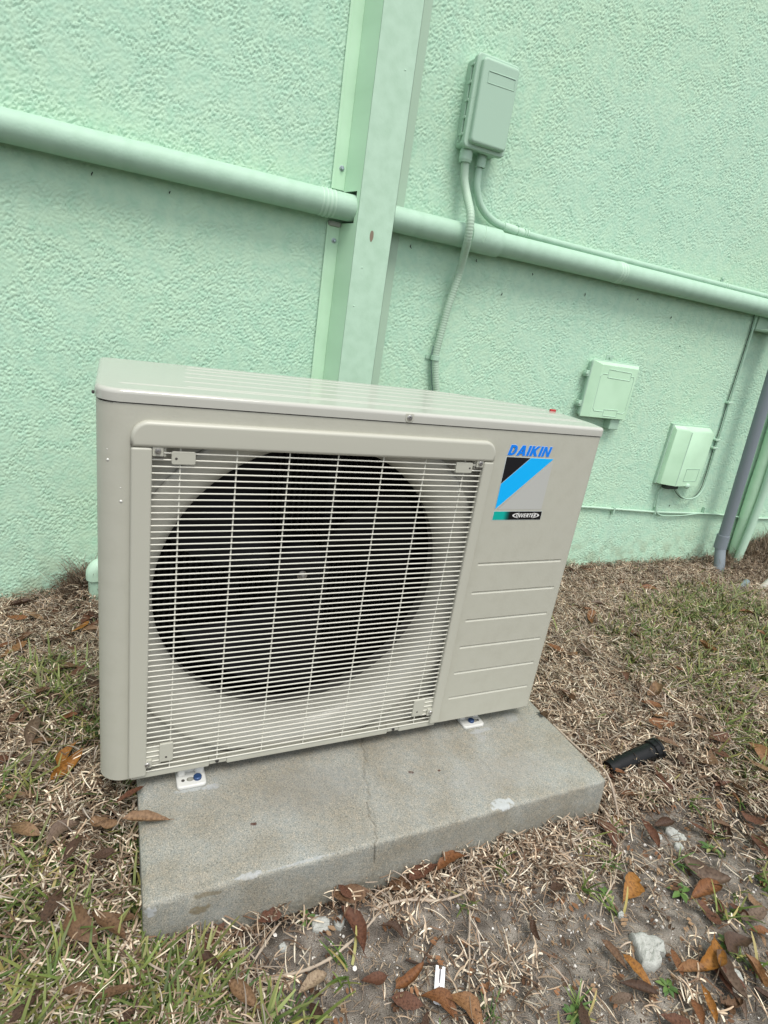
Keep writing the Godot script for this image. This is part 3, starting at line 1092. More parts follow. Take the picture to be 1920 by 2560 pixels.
# ---------------------------------------------------------------- the two low boxes on the right
func build_side_boxes() -> void:
	var o := thing("outlet_box", "square pale green weatherproof box with clips, above the unit's right end", "outlet box", Vector3(1.50, 0.472, WALL))
	var sh := -o.position
	var x0 := 1.410
	var x1 := 1.618
	var y0 := 0.472
	var y1 := 0.660
	var b := MB.new()
	b.slab(rounded(x0 + 0.006, y0 + 0.004, x1 - 0.006, y1 - 0.006, [0.008, 0.008, 0.008, 0.008], 3), UPRIGHT, WALL - 0.002, WALL + 0.014)
	part("body", b, M.paint_box, o, sh)
	var c := MB.new()
	c.slab(rounded(x0, y0, x1, y1, [0.012, 0.012, 0.012, 0.012], 5), UPRIGHT, WALL + 0.016, WALL + 0.025, 0.003, 2)
	var cover := part("cover", c, M.paint_box, o, sh)
	# the face, with a broad slope at the left
	var zt := WALL + 0.040
	var zb := WALL + 0.0245
	var fm := MB.new()
	var A := [Vector3(x0 + 0.003, y0 + 0.003, zb), Vector3(x0 + 0.003, y1 - 0.004, zb), Vector3(x0 + 0.030, y1 - 0.014, zt), Vector3(x0 + 0.030, y0 + 0.005, zt)]
	var R := [Vector3(x1 - 0.003, y0 + 0.003, zb), Vector3(x1 - 0.003, y1 - 0.004, zb), Vector3(x1 - 0.018, y1 - 0.014, zt), Vector3(x1 - 0.018, y0 + 0.005, zt)]
	fm.quad(A[0], A[1], A[2], A[3], Vector3(-1, 0, 1))
	fm.quad(R[0], R[1], R[2], R[3], Vector3(1, 0, 1))
	fm.quad(A[3], A[2], R[2], R[3], Vector3(0, 0, 1))
	fm.quad(A[1], A[2], R[2], R[1], Vector3(0, 1, 1))
	fm.quad(A[0], A[3], R[3], R[0], Vector3(0, -1, 1))
	part("face_panel", fm, M.paint_side, cover)
	var rim := MB.new()
	var z := zt
	var seq := [[Vector3(1.475, 0.618, z), Vector3(1.450, 0.618, z), Vector3(1.443, 0.610, z), Vector3(1.4455, 0.506, z), Vector3(1.453, 0.498, z), Vector3(1.493, 0.498, z)], [Vector3(1.572, 0.620, z), Vector3(1.587, 0.620, z), Vector3(1.591, 0.612, z), Vector3(1.591, 0.504, z), Vector3(1.584, 0.497, z), Vector3(1.557, 0.497, z)], [Vector3(1.473, 0.634, z), Vector3(1.574, 0.631, z), Vector3(1.575, 0.606, z), Vector3(1.474, 0.608, z), Vector3(1.473, 0.634, z)], [Vector3(1.495, 0.505, z), Vector3(1.556, 0.506, z), Vector3(1.556, 0.484, z), Vector3(1.495, 0.484, z), Vector3(1.495, 0.505, z)]]
	for q in seq:
		for k in q.size() - 1:
			rim.tube([q[k], q[k + 1]], 0.0013, 6)
	part("raised_outline", rim, M.paint_pale, cover)
	for y in [0.612, 0.515]:
		var k := MB.new()
		k.rbox(Vector3(x0 - 0.012, y - 0.010, WALL + 0.006), Vector3(x0 + 0.003, y + 0.010, WALL + 0.022), 0.003, 1)
		k.rbox(Vector3(x0 - 0.016, y - 0.004, WALL + 0.010), Vector3(x0 - 0.006, y + 0.004, WALL + 0.026), 0.002, 1)
		part("clip", k, M.paint_box, o, sh)
	var ear := MB.new()
	ear.rbox(Vector3(1.482, y1 - 0.004, WALL), Vector3(1.512, 0.679, WALL + 0.004), 0.002, 1)
	ear.lathe(Vector3(1.497, 0.670, WALL + 0.004), Vector3(0, 0, 1), [Vector2(0.005, 0), Vector2(0.004, 0.003), Vector2(0, 0.003)], 10)
	part("mounting_ear", ear, M.paint_box, o, sh)
	var stub := MB.new()
	stub.rbox(Vector3(1.550, 0.438, WALL - 0.002), Vector3(1.592, 0.476, WALL + 0.030), 0.004, 2)
	part("conduit_stub", stub, M.paint_box, o, sh)

	var t := thing("cable_box", "pale green ridged utility box with a round knob, lowest on the wall", "utility box", Vector3(1.98, 0.247, WALL))
	var ts := -t.position
	var bp := MB.new()
	bp.rbox(Vector3(1.878, 0.245, WALL - 0.002), Vector3(2.085, 0.476, WALL + 0.012), 0.003, 1)
	part("back_plate", bp, M.paint_box, t, ts)
	var cv := MB.new()
	var zl := WALL + 0.028
	var zr := WALL + 0.056
	var ze := WALL + 0.042
	var yb := 0.249
	var yt := 0.455
	var L := [Vector3(1.884, yb, WALL + 0.011), Vector3(1.884, yt + 0.008, WALL + 0.011)]
	var pts := PackedVector3Array()
	for q in [[1.884, 0.012, 0.010], [1.886, 0.026, 0.006], [1.889, 0.029, 0.004], [1.931, 0.055, 0.0], [1.935, 0.0565, 0.0], [1.939, 0.056, 0.0], [2.070, 0.044, 0.0], [2.078, 0.041, 0.002], [2.080, 0.036, 0.004], [2.082, 0.011, 0.010]]:
		pts.append(Vector3(q[0], yb, WALL + q[1]))
	var cols := pts.size()
	for q in [1]:
		for k in cols:
			pts.append(pts[k] + Vector3(0, yt - yb, 0))
		for k in cols:
			pts.append(Vector3(pts[k].x, yt + 0.016, WALL + 0.011))
	cv.grid(pts, 3, cols, Vector3(0, 0.2, 1))
	var under := PackedVector3Array()
	var flat := PackedVector2Array()
	for k in cols:
		under.append(pts[k])
		flat.append(Vector2(pts[k].x, pts[k].z))
	cv.poly(under, flat, Vector3.DOWN)
	var cov := part("cover", cv, M.paint_side, t, ts)
	var rg := MB.new()
	rg.tube([Vector3(1.935, yb, WALL + 0.0560), Vector3(1.935, yt, WALL + 0.0560)], 0.0022, 8)
	part("ridge", rg, M.paint_pale, cov)
	var lb := MB.new()
	var xx := [1.972, 2.052]
	var yy := [0.269, 0.317]
	for q in [[0, 0, 1, 0], [1, 0, 1, 1], [1, 1, 0, 1], [0, 1, 0, 0]]:
		var p0 := Vector3(xx[q[0]], yy[q[1]], WALL + 0.0535 - (xx[q[0]] - 1.972) * 0.092)
		var p1 := Vector3(xx[q[2]], yy[q[3]], WALL + 0.0535 - (xx[q[2]] - 1.972) * 0.092)
		lb.tube([p0, p1], 0.0010, 6)
	part("raised_outline", lb, M.paint_box, cov)
	var kn := MB.new()
	kn.lathe(Vector3(2.008, 0.252, WALL + 0.040), Vector3(0, -0.3, 1), [Vector2(0.010, 0.0), Vector2(0.0115, 0.010), Vector2(0.009, 0.016), Vector2(0.0, 0.0175)], 16, true)
	part("knob", kn, M.paint_pale, t, ts)
	var gl := MB.new()
	gl.rbox(Vector3(1.925, 0.228, WALL + 0.004), Vector3(1.99, 0.247, WALL + 0.03), 0.004, 1)
	part("cable_entry", gl, M.cable_dark, t, ts)

# ---------------------------------------------------------------- thin cables
func build_cables() -> void:
	var z := WALL + 0.010
	var o := thing("wall_cable", "thin painted cable dropping from the thick pipe and looping under the ridged utility box", "cable", Vector3(2.14, 0.86, z))
	var sh := -o.position
	var p := spline([Vector3(2.128, 0.93, z - 0.004), Vector3(2.135, 0.865, z), Vector3(2.14, 0.777, z), Vector3(2.143, 0.668, z), Vector3(2.145, 0.576, z), Vector3(2.152, 0.487, z), Vector3(2.153, 0.41, z), Vector3(2.159, 0.33, z), Vector3(2.156, 0.267, z + 0.004), Vector3(2.145, 0.227, z + 0.010), Vector3(2.118, 0.198, z + 0.014), Vector3(2.072, 0.188, z + 0.014), Vector3(2.028, 0.2, z + 0.012), Vector3(1.985, 0.235, z + 0.006)], 0.012)
	var m := MB.new()
	m.tube(p, 0.0036, 8)
	part("painted_cord", m, M.paint, o, sh)
	var dark := []
	for q in p:
		dark.append(q + Vector3(-0.0065, -0.001, -0.004))
	var d := MB.new()
	d.tube(dark, 0.0014, 6)
	part("dark_cord", d, M.cable_dark, o, sh)
	for y in [0.573, 0.428, 0.396]:
		var c := MB.new()
		c.rbox(Vector3(2.134, y - 0.004, WALL), Vector3(2.162, y + 0.004, WALL + 0.016), 0.002, 1)
		part("clip", c, M.paint_pale, o, sh)

	var h := thing("low_cable", "thin pale green cable pinned level along the foot of the wall behind the unit", "cable", Vector3(1.9, 0.126, z))
	var hs := -h.position
	var a := MB.new()
	a.tube(spline([Vector3(0.75, 0.175, z - 0.003), Vector3(1.2, 0.16, z - 0.003), Vector3(1.558, 0.148, z - 0.003), Vector3(1.708, 0.140, z - 0.003), Vector3(1.953, 0.127, z - 0.003), Vector3(2.193, 0.121, z - 0.003), Vector3(2.368, 0.112, z - 0.003), Vector3(2.6, 0.096, z - 0.003), Vector3(3.4, 0.09, z - 0.003)], 0.02), 0.0046, 8)
	part("cord", a, M.paint_pale, h, hs)
	var l := MB.new()
	l.tube(spline([Vector3(1.935, 0.235, z), Vector3(1.917, 0.21, z), Vector3(1.92, 0.179, z), Vector3(1.93, 0.14, z), Vector3(1.97, 0.114, z), Vector3(2.09, 0.113, z), Vector3(2.2, 0.122, z + 0.003), Vector3(2.37, 0.112, z + 0.003), Vector3(2.46, 0.10, z + 0.004), Vector3(2.475, 0.06, z + 0.006), Vector3(2.47, 0.0, z + 0.012), Vector3(2.475, -0.08, z + 0.02)], 0.012), 0.0028, 6)
	part("loose_cord", l, M.paint, h, hs)
	for x in [1.708, 1.93, 2.215]:
		var c := MB.new()
		c.rbox(Vector3(x - 0.004, 0.118, WALL), Vector3(x + 0.004, 0.148, WALL + 0.014), 0.002, 1)
		part("clip", c, M.paint, h, hs)

# ---------------------------------------------------------------- pipes at the right edge and left corner
func build_right_pipes() -> void:
	var z := WALL + 0.075
	var o := thing("grey_conduit", "unpainted grey plastic conduit bending into the ground beside the green pipes", "conduit", Vector3(2.28, -0.10, WALL + 0.1))
	var sh := -o.position
	var p := MB.new()
	p.tube(spline([Vector3(2.222, 0.885, z), Vector3(2.238, 0.69, z), Vector3(2.256, 0.467, z), Vector3(2.268, 0.331, z), Vector3(2.279, 0.207, z), Vector3(2.287, 0.113, z), Vector3(2.291, 0.041, z + 0.001), Vector3(2.289, -0.01, z + 0.008), Vector3(2.279, -0.06, z + 0.03), Vector3(2.268, -0.12, z + 0.05)], 0.02), 0.0205, 22)
	part("tube", p, M.grey_pvc, o, sh)
	var c := MB.new()
	c.lathe(Vector3(2.2885, 0.050, z + 0.001), Vector3(0.02, -1, 0.04), [Vector2(0.0204, -0.001), Vector2(0.0245, 0.0), Vector2(0.0245, 0.056), Vector2(0.0204, 0.057)], 22)
	part("coupling", c, M.grey_pvc, o, sh)

	var g := thing("green_riser", "wider pale green pipe close to the wall, behind the slim slanted one", "pipe", Vector3(2.46, -0.1, WALL + 0.03))
	var a := MB.new()
	a.tube(spline([Vector3(2.40, 0.88, WALL + 0.028), Vector3(2.448, 0.41, WALL + 0.028), Vector3(2.456, 0.25, WALL + 0.028), Vector3(2.468, 0.09, WALL + 0.028), Vector3(2.486, -0.12, WALL + 0.028)], 0.04), 0.024, 20)
	part("tube", a, M.paint_side, g, -g.position)
	var h := thing("slim_green_pipe", "slim pale green pipe slanting into the straw right of the grey conduit", "pipe", Vector3(2.45, -0.1, WALL + 0.07))
	var b := MB.new()
	b.tube(spline([Vector3(2.41, 0.88, WALL + 0.062), Vector3(2.456, 0.308, WALL + 0.066), Vector3(2.462, 0.213, WALL + 0.066), Vector3(2.459, 0.066, WALL + 0.068), Vector3(2.449, -0.085, WALL + 0.07), Vector3(2.446, -0.13, WALL + 0.07)], 0.04), 0.0155, 18)
	part("tube", b, M.paint_pale, h, -h.position)
	var br := thing("pipe_bracket", "small grey green bracket under the thick pipe at the photo's right edge", "bracket", Vector3(2.17, 0.85, WALL))
	var m := MB.new()
	m.rbox(Vector3(2.145, 0.838, WALL), Vector3(2.255, 0.846, WALL + 0.085), 0.002, 1)
	part("shelf", m, M.flex, br, -br.position)
	var m2 := MB.new()
	m2.rbox(Vector3(2.158, 0.846, WALL), Vector3(2.235, 0.895, WALL + 0.006), 0.002, 1)
	part("plate", m2, M.flex, br, -br.position)

	var e := thing("elbow_pipe", "pale green pipe elbow rising from the ground behind the unit's left edge", "pipe", Vector3(-0.024, -0.1, WALL + 0.075))
	var es := -e.position
	var zc := WALL + 0.075
	var el := MB.new()
	el.tube(spline([Vector3(-0.0225, -0.016, zc), Vector3(-0.0225, 0.001, zc), Vector3(-0.018, 0.010, zc), Vector3(-0.008, 0.0155, zc), Vector3(0.03, 0.016, zc)], 0.004), 0.0215, 20)
	part("elbow", el, M.paint_pale, e, es)
	var ri := MB.new()
	ri.tube([Vector3(-0.0225, -0.14, zc), Vector3(-0.0225, -0.01, zc)], 0.0165, 20)
	ri.tube([Vector3(0.02, 0.016, zc), Vector3(0.4, 0.02, zc)], 0.0165, 20)
	part("tube", ri, M.paint, e, es)

# ---------------------------------------------------------------- the outdoor unit
func build_unit() -> void:
	var o := thing("outdoor_unit", "beige heat pump outdoor unit with a wire fan grille, standing on the concrete pad", "air conditioner")
	var W := 0.765
	var top := 0.549
	var zb := -0.272
	# --- casing: side and back walls round the plan, then the front round the fan opening
	var cas := MB.new()
	var plan := PackedVector2Array()
	plan.append(Vector2(0.046, 0.0))
	for k in 9:
		var a := PI / 2 + PI / 2 * k / 8
		plan.append(Vector2(0.030 + 0.030 * cos(a), -0.030 + 0.030 * sin(a)))
	plan.append(Vector2(0.0, zb + 0.01))
	plan.append(Vector2(0.01, zb))
	plan.append(Vector2(0.58, zb))
	plan.append(Vector2(0.70, -0.225))
	plan.append(Vector2(0.762, -0.172))
	plan.append(Vector2(W, -0.16))
	for k in 7:
		var a := PI / 2 * k / 6
		plan.append(Vector2(W - 0.009 + 0.009 * cos(a), -0.009 + 0.009 * sin(a)))
	var pts := PackedVector3Array()
	var m := plan.size()
	for q in [[0.004, 0.0], [0.0012, 0.0012], [0.0, 0.004], [0.0, top]]:
		for p in plan:
			var c := Vector2(0.38, -0.13)
			var pull: float = q[0]
			var pp := p
			if pull > 0.0:
				pp = Vector2(p.x + signf(c.x - p.x) * minf(absf(c.x - p.x), pull), p.y + signf(c.y - p.y) * pull)
			pts.append(Vector3(pp.x, q[1], pp.y))
	cas.grid(pts, 4, m, null)
	cas.quad(Vector3(0.046, 0.506, 0), Vector3(0.546, 0.506, 0), Vector3(0.546, top, 0), Vector3(0.046, top, 0), Vector3(0, 0, 1))
	# bottom pan
	var bp := PackedVector3Array()
	for p in plan:
		bp.append(Vector3(p.x, 0.0035, p.y))
	cas.poly(bp, plan, Vector3.DOWN)
	var casing := part("casing", cas, M.beige, o)
	# bottom rail under the grille, with the two tabs
	var rail := MB.new()
	rail.rbox(Vector3(0.040, -0.0005, -0.012), Vector3(0.150, 0.0105, 0.0008), 0.002, 2)
	rail.rbox(Vector3(0.150, 0.0028, -0.012), Vector3(0.176, 0.0105, 0.0002), 0.001, 1)
	rail.rbox(Vector3(0.176, -0.0005, -0.012), Vector3(0.452, 0.0105, 0.0008), 0.002, 2)
	rail.rbox(Vector3(0.452, 0.0028, -0.012), Vector3(0.474, 0.0105, 0.0002), 0.001, 1)
	rail.rbox(Vector3(0.474, -0.0005, -0.012), Vector3(0.548, 0.0105, 0.0008), 0.002, 2)
	part("bottom_rail", rail, M.beige, o)
	# --- right service panel with six pressed grooves
	var cy := [0.054, 0.1075, 0.161, 0.2145, 0.268, 0.322]
	var sp := MB.new()
	var bands := [0.004]
	for c in cy:
		bands.append(c - 0.0028)
		bands.append(c + 0.0028)
	bands.append(top)
	for k in range(0, bands.size(), 2):
		sp.quad(Vector3(0.546, bands[k], 0), Vector3(0.756, bands[k], 0), Vector3(0.756, bands[k + 1], 0), Vector3(0.546, bands[k + 1], 0), Vector3(0, 0, 1))
	for c in cy:
		for e in [[0.546, 0.5668], [0.7462, 0.756]]:
			sp.quad(Vector3(e[0], c - 0.0028, 0), Vector3(e[1], c - 0.0028, 0), Vector3(e[1], c + 0.0028, 0), Vector3(e[0], c + 0.0028, 0), Vector3(0, 0, 1))
		var gp := PackedVector3Array()
		for t in 9:
			var y: float = c - 0.0028 + 0.0056 * t / 8.0
			var dep := -0.0021 * pow(sin(PI * t / 8.0), 1.5)
			for e in [[0.5668, 0.0], [0.5685, 0.7], [0.571, 1.0], [0.742, 1.0], [0.7445, 0.7], [0.7462, 0.0]]:
				gp.append(Vector3(e[0], y, dep * e[1]))
		sp.grid(gp, 9, 6, Vector3(0, 0, 1))
	part("service_panel", sp, M.beige, o)
	# --- lid: plan with a cut right rear corner, rounded rim, pressed ribs
	var lp := rounded(-0.0015, zb - 0.008, 0.7665, 0.0015, [0.012, 0.0, 0.010, 0.031], 8)
	var lid := PackedVector2Array()
	for p in lp:
		if p.x > 0.75 and p.y < -0.2:
			for q in [Vector2(0.571, -0.279), Vector2(0.64, -0.258), Vector2(0.70, -0.228), Vector2(0.745, -0.199), Vector2(0.772, -0.168), Vector2(0.779, -0.14), Vector2(0.780, -0.10), Vector2(0.776, -0.04)]:
				lid.append(q)
		else:
			lid.append(p)
	var lm := MB.new()
	lm.slab(lid, FLAT, top + 0.0015, H, 0.0055, 4)
	var ribs := [[-0.045, 0.022, 0.757], [-0.0565, 0.10, 0.755], [-0.100, 0.10, 0.757], [-0.142, 0.105, 0.755], [-0.184, 0.11, 0.735], [-0.222, 0.115, 0.69], [-0.252, 0.12, 0.63]]
	for q in ribs:
		var g := PackedVector3Array()
		for e in [[q[1], 0.0], [q[1] + 0.006, 1.0], [q[2] - 0.006, 1.0], [q[2], 0.0]]:
			for k in 7:
				var t := -1.0 + k / 3.0
				g.append(Vector3(e[0], H - 0.0002 + 0.0009 * e[1] * cos(t * PI / 2), q[0] + t * 0.0022))
		lm.grid(g, 4, 7, Vector3.UP)
	var lidp := part("lid", lm, M.lid, o)
	var gap := MB.new()
	var gp2 := PackedVector2Array()
	for p in plan:
		gp2.append(Vector2(clampf(p.x, 0.0012, 0.7638), minf(p.y, -0.0012)))
	gap.slab(gp2, FLAT, top - 0.001, top + 0.002, 0.0, 1, false)
	part("lid_gap", gap, M.seam, o)
	var rec := MB.new()
	rec.slab(rounded(0.3885, 0.5505, 0.4015, 0.5635, [0.005, 0.005, 0.002, 0.002], 3), UPRIGHT, 0.0012, 0.0022, 0.0006, 1)
	part("screw_seat", rec, M.plastic, lidp)
	screw(lidp, Vector3(0.395, 0.5575, 0.0022), 0.0042, M.steel)
	var side := MB.new()
	side.rbox(Vector3(-0.0040, 0.554, -0.020), Vector3(-0.001, 0.558, -0.016), 0.001, 1)
	part("side_screw", side, M.steel_dark, lidp)
	# --- the works: bell mouth, corner plate, fan, coil
	var C := Vector2(0.2975, 0.268)
	var prof := [[0.2325, -0.080], [0.2310, -0.072], [0.2305, -0.064], [0.232, -0.05], [0.238, -0.036], [0.249, -0.026], [0.262, -0.020], [0.276, -0.017], [0.284, -0.0165], [0.286, -0.021]]
	var bell := MB.new()
	var bpts := PackedVector3Array()
	var sides := 96
	for q in prof:
		for k in sides:
			var a := TAU * k / sides
			bpts.append(Vector3(C.x + q[0] * cos(a), maxf(0.0045, C.y + q[0] * sin(a)), q[1]))
	bell.grid(bpts, prof.size(), sides, Vector3(0, 0, 1), true)
	part("bell_mouth", bell, M.bell, o)
	var fring := MB.new()
	var rp := PackedVector3Array()
	for q in [[0.2325, -0.0802], [0.2335, -0.092], [0.238, -0.108]]:
		for k in sides:
			var a := TAU * k / sides
			rp.append(Vector3(C.x + q[0] * cos(a), C.y + q[0] * sin(a), q[1]))
	fring.grid(rp, 3, sides, Vector3(0, 0, 1), true)
	part("fan_ring", fring, M.ring, o)
	var plate := MB.new()
	var pp2 := PackedVector3Array()
	for q in [0, 1]:
		for k in sides:
			var a := TAU * k / sides
			var d := Vector2.from_angle(a)
			var r := 0.2855
			if q == 1:
				var s := minf(0.262 / maxf(absf(d.x), 1e-4), (0.255 if d.y > 0 else 0.262) / maxf(absf(d.y), 1e-4))
				r = maxf(r, s)
			pp2.append(Vector3(C.x + r * d.x, maxf(0.0045, C.y + r * d.y), -0.0235))
	plate.grid(pp2, 2, sides, Vector3(0, 0, 1), true)
	part("corner_plate", plate, M.bell, o)
	var hous := MB.new()
	hous.box(Vector3(0.012, 0.012, -0.268), Vector3(0.555, 0.545, -0.262))
	for q in [[Vector3(0.02, 0.008, -0.262), Vector3(0.026, 0.545, -0.106)], [Vector3(0.552, 0.008, -0.262), Vector3(0.557, 0.545, -0.03)], [Vector3(0.026, 0.004, -0.262), Vector3(0.552, 0.008, -0.108)], [Vector3(0.026, 0.541, -0.262), Vector3(0.552, 0.545, -0.03)]]:
		hous.box(q[0], q[1])
	part("inner_housing", hous, M.dark, o)
	var coil := MB.new()
	for k in 50:
		var x := 0.035 + k * 0.0104
		coil.box(Vector3(x, 0.012, -0.2615), Vector3(x + 0.004, 0.54, -0.250))
	var cf := part("coil_fins", coil, M.coil, o)
	cf.set_meta("kind", "stuff")
	var brace := MB.new()
	brace.rbox(Vector3(0.20, 0.012, -0.245), Vector3(0.225, 0.54, -0.225), 0.003, 1)
	brace.rbox(Vector3(0.37, 0.012, -0.245), Vector3(0.395, 0.54, -0.225), 0.003, 1)
	part("motor_bracket", brace, M.coil, o)
	var hub := MB.new()
	hub.lathe(Vector3(C.x, C.y, -0.16), Vector3(0, 0, 1), [Vector2(0.052, 0.0), Vector2(0.052, 0.050), Vector2(0.047, 0.058), Vector2(0.030, 0.061), Vector2(0.0, 0.0615)], 32)
	var fan := part("fan", hub, M.fan, o)
	for k in 3:
		var bl := MB.new()
		var a0 := TAU * k / 3 + 0.5
		var g := PackedVector3Array()
		var rows := 9
		var cols := 9
		for r in rows:
			var t := float(r) / (rows - 1)
			var rad := lerpf(0.048, 0.221, t)
			var half := lerpf(0.42, 0.62, pow(t, 0.7))
			for c in cols:
				var s := -1.0 + 2.0 * c / (cols - 1)
				var a := a0 + s * half * (1.0 if s < 0 else 0.9) - 0.35 * t * t
				g.append(Vector3(C.x + rad * cos(a), C.y + rad * sin(a), -0.128 + s * lerpf(0.024, 0.032, t) - 0.010 * s * s))
		bl.grid(g, rows, cols, Vector3(0, 0, 1))
		var g2 := PackedVector3Array()
		for q in g:
			g2.append(q + Vector3(0, 0, -0.003))
		bl.grid(g2, rows, cols, Vector3(0, 0, -1))
		part("fan_blade", bl, M.fan, fan)
	var nut := MB.new()
	nut.lathe(Vector3(C.x, C.y, -0.0985), Vector3(0, 0, 1), [Vector2(0.0085, 0.0), Vector2(0.0085, 0.002), Vector2(0.006, 0.002), Vector2(0.006, 0.007), Vector2(0.0038, 0.0072), Vector2(0.0036, 0.010), Vector2(0.0, 0.0105)], 12)
	part("hub_nut", nut, M.steel, fan)
	# --- grille: frame bars, then every wire
	var fr := MB.new()
	fr.slab(rounded(0.0365, 0.4995, 0.5515, 0.5315, [0.0, 0.0, 0.021, 0.021], 8), UPRIGHT, -0.002, 0.0075, 0.0050, 5)
	var grille := part("grille_frame", fr, M.plastic, o)
	var lb := MB.new()
	lb.rbox(Vector3(0.0367, 0.0075, -0.004), Vector3(0.0602, 0.4992, 0.0066), 0.0030, 3)
	part("frame_bar", lb, M.plastic, grille)
	var rb := MB.new()
	rb.rbox(Vector3(0.5332, 0.0085, -0.004), Vector3(0.5513, 0.4992, 0.0066), 0.0030, 3)
	part("frame_bar", rb, M.plastic, grille)
	var wm := MB.new()
	wm.tube([Vector3(-0.237, 0, 0), Vector3(0.237, 0, 0)], 0.00108, 8)
	var wire := wm.mesh(M.wire)
	for k in 57:
		put("grille_wire", wire, grille, Vector3(0.297, 0.4925 - 0.00858 * k, 0.0013))
	var vm := MB.new()
	vm.tube([Vector3(0, -0.246, 0), Vector3(0, 0.246, 0)], 0.00105, 8)
	var vw := vm.mesh(M.wire)
	for k in 7:
		put("upright_wire", vw, grille, Vector3(0.0925 + 0.0684 * k, 0.2565, -0.0009))
	# corner clips, screw seats and the blank plates that join the wires
	for q in [[0.082, 0.479, 0.110, 0.4955, 0.0875, 0.4865], [0.4855, 0.480, 0.515, 0.4965, 0.510, 0.488], [0.0775, 0.027, 0.0965, 0.059, 0.087, 0.035], [0.494, 0.0295, 0.5155, 0.064, 0.503, 0.039]]:
		var pl := MB.new()
		pl.slab(rounded(q[0], q[1], q[2], q[3], [0.0022, 0.0022, 0.0022, 0.0022], 3), UPRIGHT, 0.0005, 0.0040, 0.0008, 2)
		var plp := part("wire_plate", pl, M.plastic, grille)
		var hole := MB.new()
		hole.lathe(Vector3(q[4], q[5], 0.0038), Vector3(0, 0, 1), [Vector2(0.0017, 0.0), Vector2(0.0015, 0.0005), Vector2(0.0, 0.0005)], 10)
		part("pin_hole", hole, M.seam, plp)
	for q in [[0.0525, 0.487, 0.0765, 0.4995, 0.0665, 0.4955], [0.519, 0.486, 0.5405, 0.5, 0.527, 0.4965], [0.0585, 0.0215, 0.0805, 0.0535, 0.0615, 0.0275], [0.5135, 0.0255, 0.537, 0.060, 0.5305, 0.034]]:
		var cl := MB.new()
		cl.rbox(Vector3(q[0], q[1], -0.008), Vector3(q[2], q[3], 0.0012), 0.0016, 2)
		var clp := part("corner_clip", cl, M.plastic, grille)
		var se := MB.new()
		se.rbox(Vector3(q[4] - 0.0062, q[5] - 0.0068, -0.004), Vector3(q[4] + 0.0062, q[5] + 0.0068, 0.0050), 0.001, 1)
		part("screw_seat", se, M.plastic, grille)
		screw(grille, Vector3(q[4], q[5], 0.0056), 0.0037, M.steel)
		var nt := MB.new()
		nt.box(Vector3(q[4] - 0.0068, q[5] - 0.0080, 0.001), Vector3(q[4] + 0.0068, q[5] - 0.0070, 0.0046))
		part("clip_slot", nt, M.seam, grille)
	screw(o, Vector3(0.1615, 0.0075, 0.0004), 0.0028, M.steel_dark)
	screw(o, Vector3(0.463, 0.0070, 0.0004), 0.0028, M.steel_dark)
	# --- stickers
	build_stickers(o)
	# --- feet
	for q in [[0.1035, 0.1465, 0.0120, 0.1340, 0.1235, 0.1128], [0.6185, 0.6650, 0.0005, 0.6405, 0.6490, 0.6560]]:
		var ft := MB.new()
		ft.slab(rounded(q[0], -0.06, q[1], q[2], [0.0, 0.0, 0.006, 0.006], 4), FLAT, PAD_TOP + 0.0004, PAD_TOP + 0.0050, 0.0022, 2)
		for e in [[0.0, 0.3], [0.66, 1.0]]:
			var xa := lerpf(q[0] + 0.002, q[1] - 0.002, e[0])
			var xb := lerpf(q[0] + 0.002, q[1] - 0.002, e[1])
			ft.rbox(Vector3(xa, PAD_TOP + 0.003, -0.06), Vector3(xb, -0.001, q[2] - 0.0205), 0.004, 2)
		ft.rbox(Vector3(q[0] + 0.004, PAD_TOP + 0.003, -0.06), Vector3(q[1] - 0.004, -0.004, q[2] - 0.0275), 0.003, 1)
		var foot := part("foot", ft, M.foot, o)
		var yt := PAD_TOP + 0.0050
		var bo := MB.new()
		bo.lathe(Vector3(q[3], yt, q[2] - 0.013), Vector3.UP, [Vector2(0.0062, 0.0), Vector2(0.0062, 0.0035), Vector2(0.005, 0.0045), Vector2(0.0, 0.0047)], 12)
		part("bolt", bo, M.blue_bolt, foot)
		var sl := MB.new()
		var ring := PackedVector2Array()
		for k in 16:
			var a := TAU * k / 16
			ring.append(Vector2(q[4] + 0.0055 * cos(a), q[2] - 0.0130 + 0.0042 * sin(a)))
		sl.slab(ring, FLAT, yt - 0.002, yt + 0.0003)
		part("slot", sl, M.concrete, foot)
		var ho := MB.new()
		ho.lathe(Vector3(q[5], yt - 0.001, q[2] - 0.0125), Vector3.UP, [Vector2(0.0026, 0.0), Vector2(0.0026, 0.0013), Vector2(0.0, 0.0013)], 12)
		part("hole", ho, M.seam, foot)
		var back := foot.duplicate()
		o.add_child(back)
		back.name = piece_name(o, "foot")
		back.position = Vector3(0, 0, -0.22)
	# rain drops on the left of the front and a scrap of red tape on the lid
	for q in [[0.0125, 0.480, 0.0017], [0.0118, 0.4925, 0.0008], [0.0265, 0.430, 0.0018], [0.026, 0.447, 0.0008]]:
		var zz := 0.0
		if q[0] < 0.03:
			zz = -0.030 + sqrt(maxf(0.0, 0.0009 - pow(0.030 - q[0], 2)))
		var d := MB.new()
		d.lathe(Vector3(q[0], q[1], zz - 0.0002), Vector3(-0.5, 0, 1), [Vector2(q[2], 0), Vector2(q[2] * 0.8, q[2] * 0.45), Vector2(0, q[2] * 0.7)], 10, true)
		part("paint_drop", d, M.drop, casing)
	var rd := MB.new()
	rd.rbox(Vector3(0.764, H - 0.0005, -0.146), Vector3(0.777, H + 0.0035, -0.141), 0.001, 1)
	part("red_tape", rd, M.red, lidp)

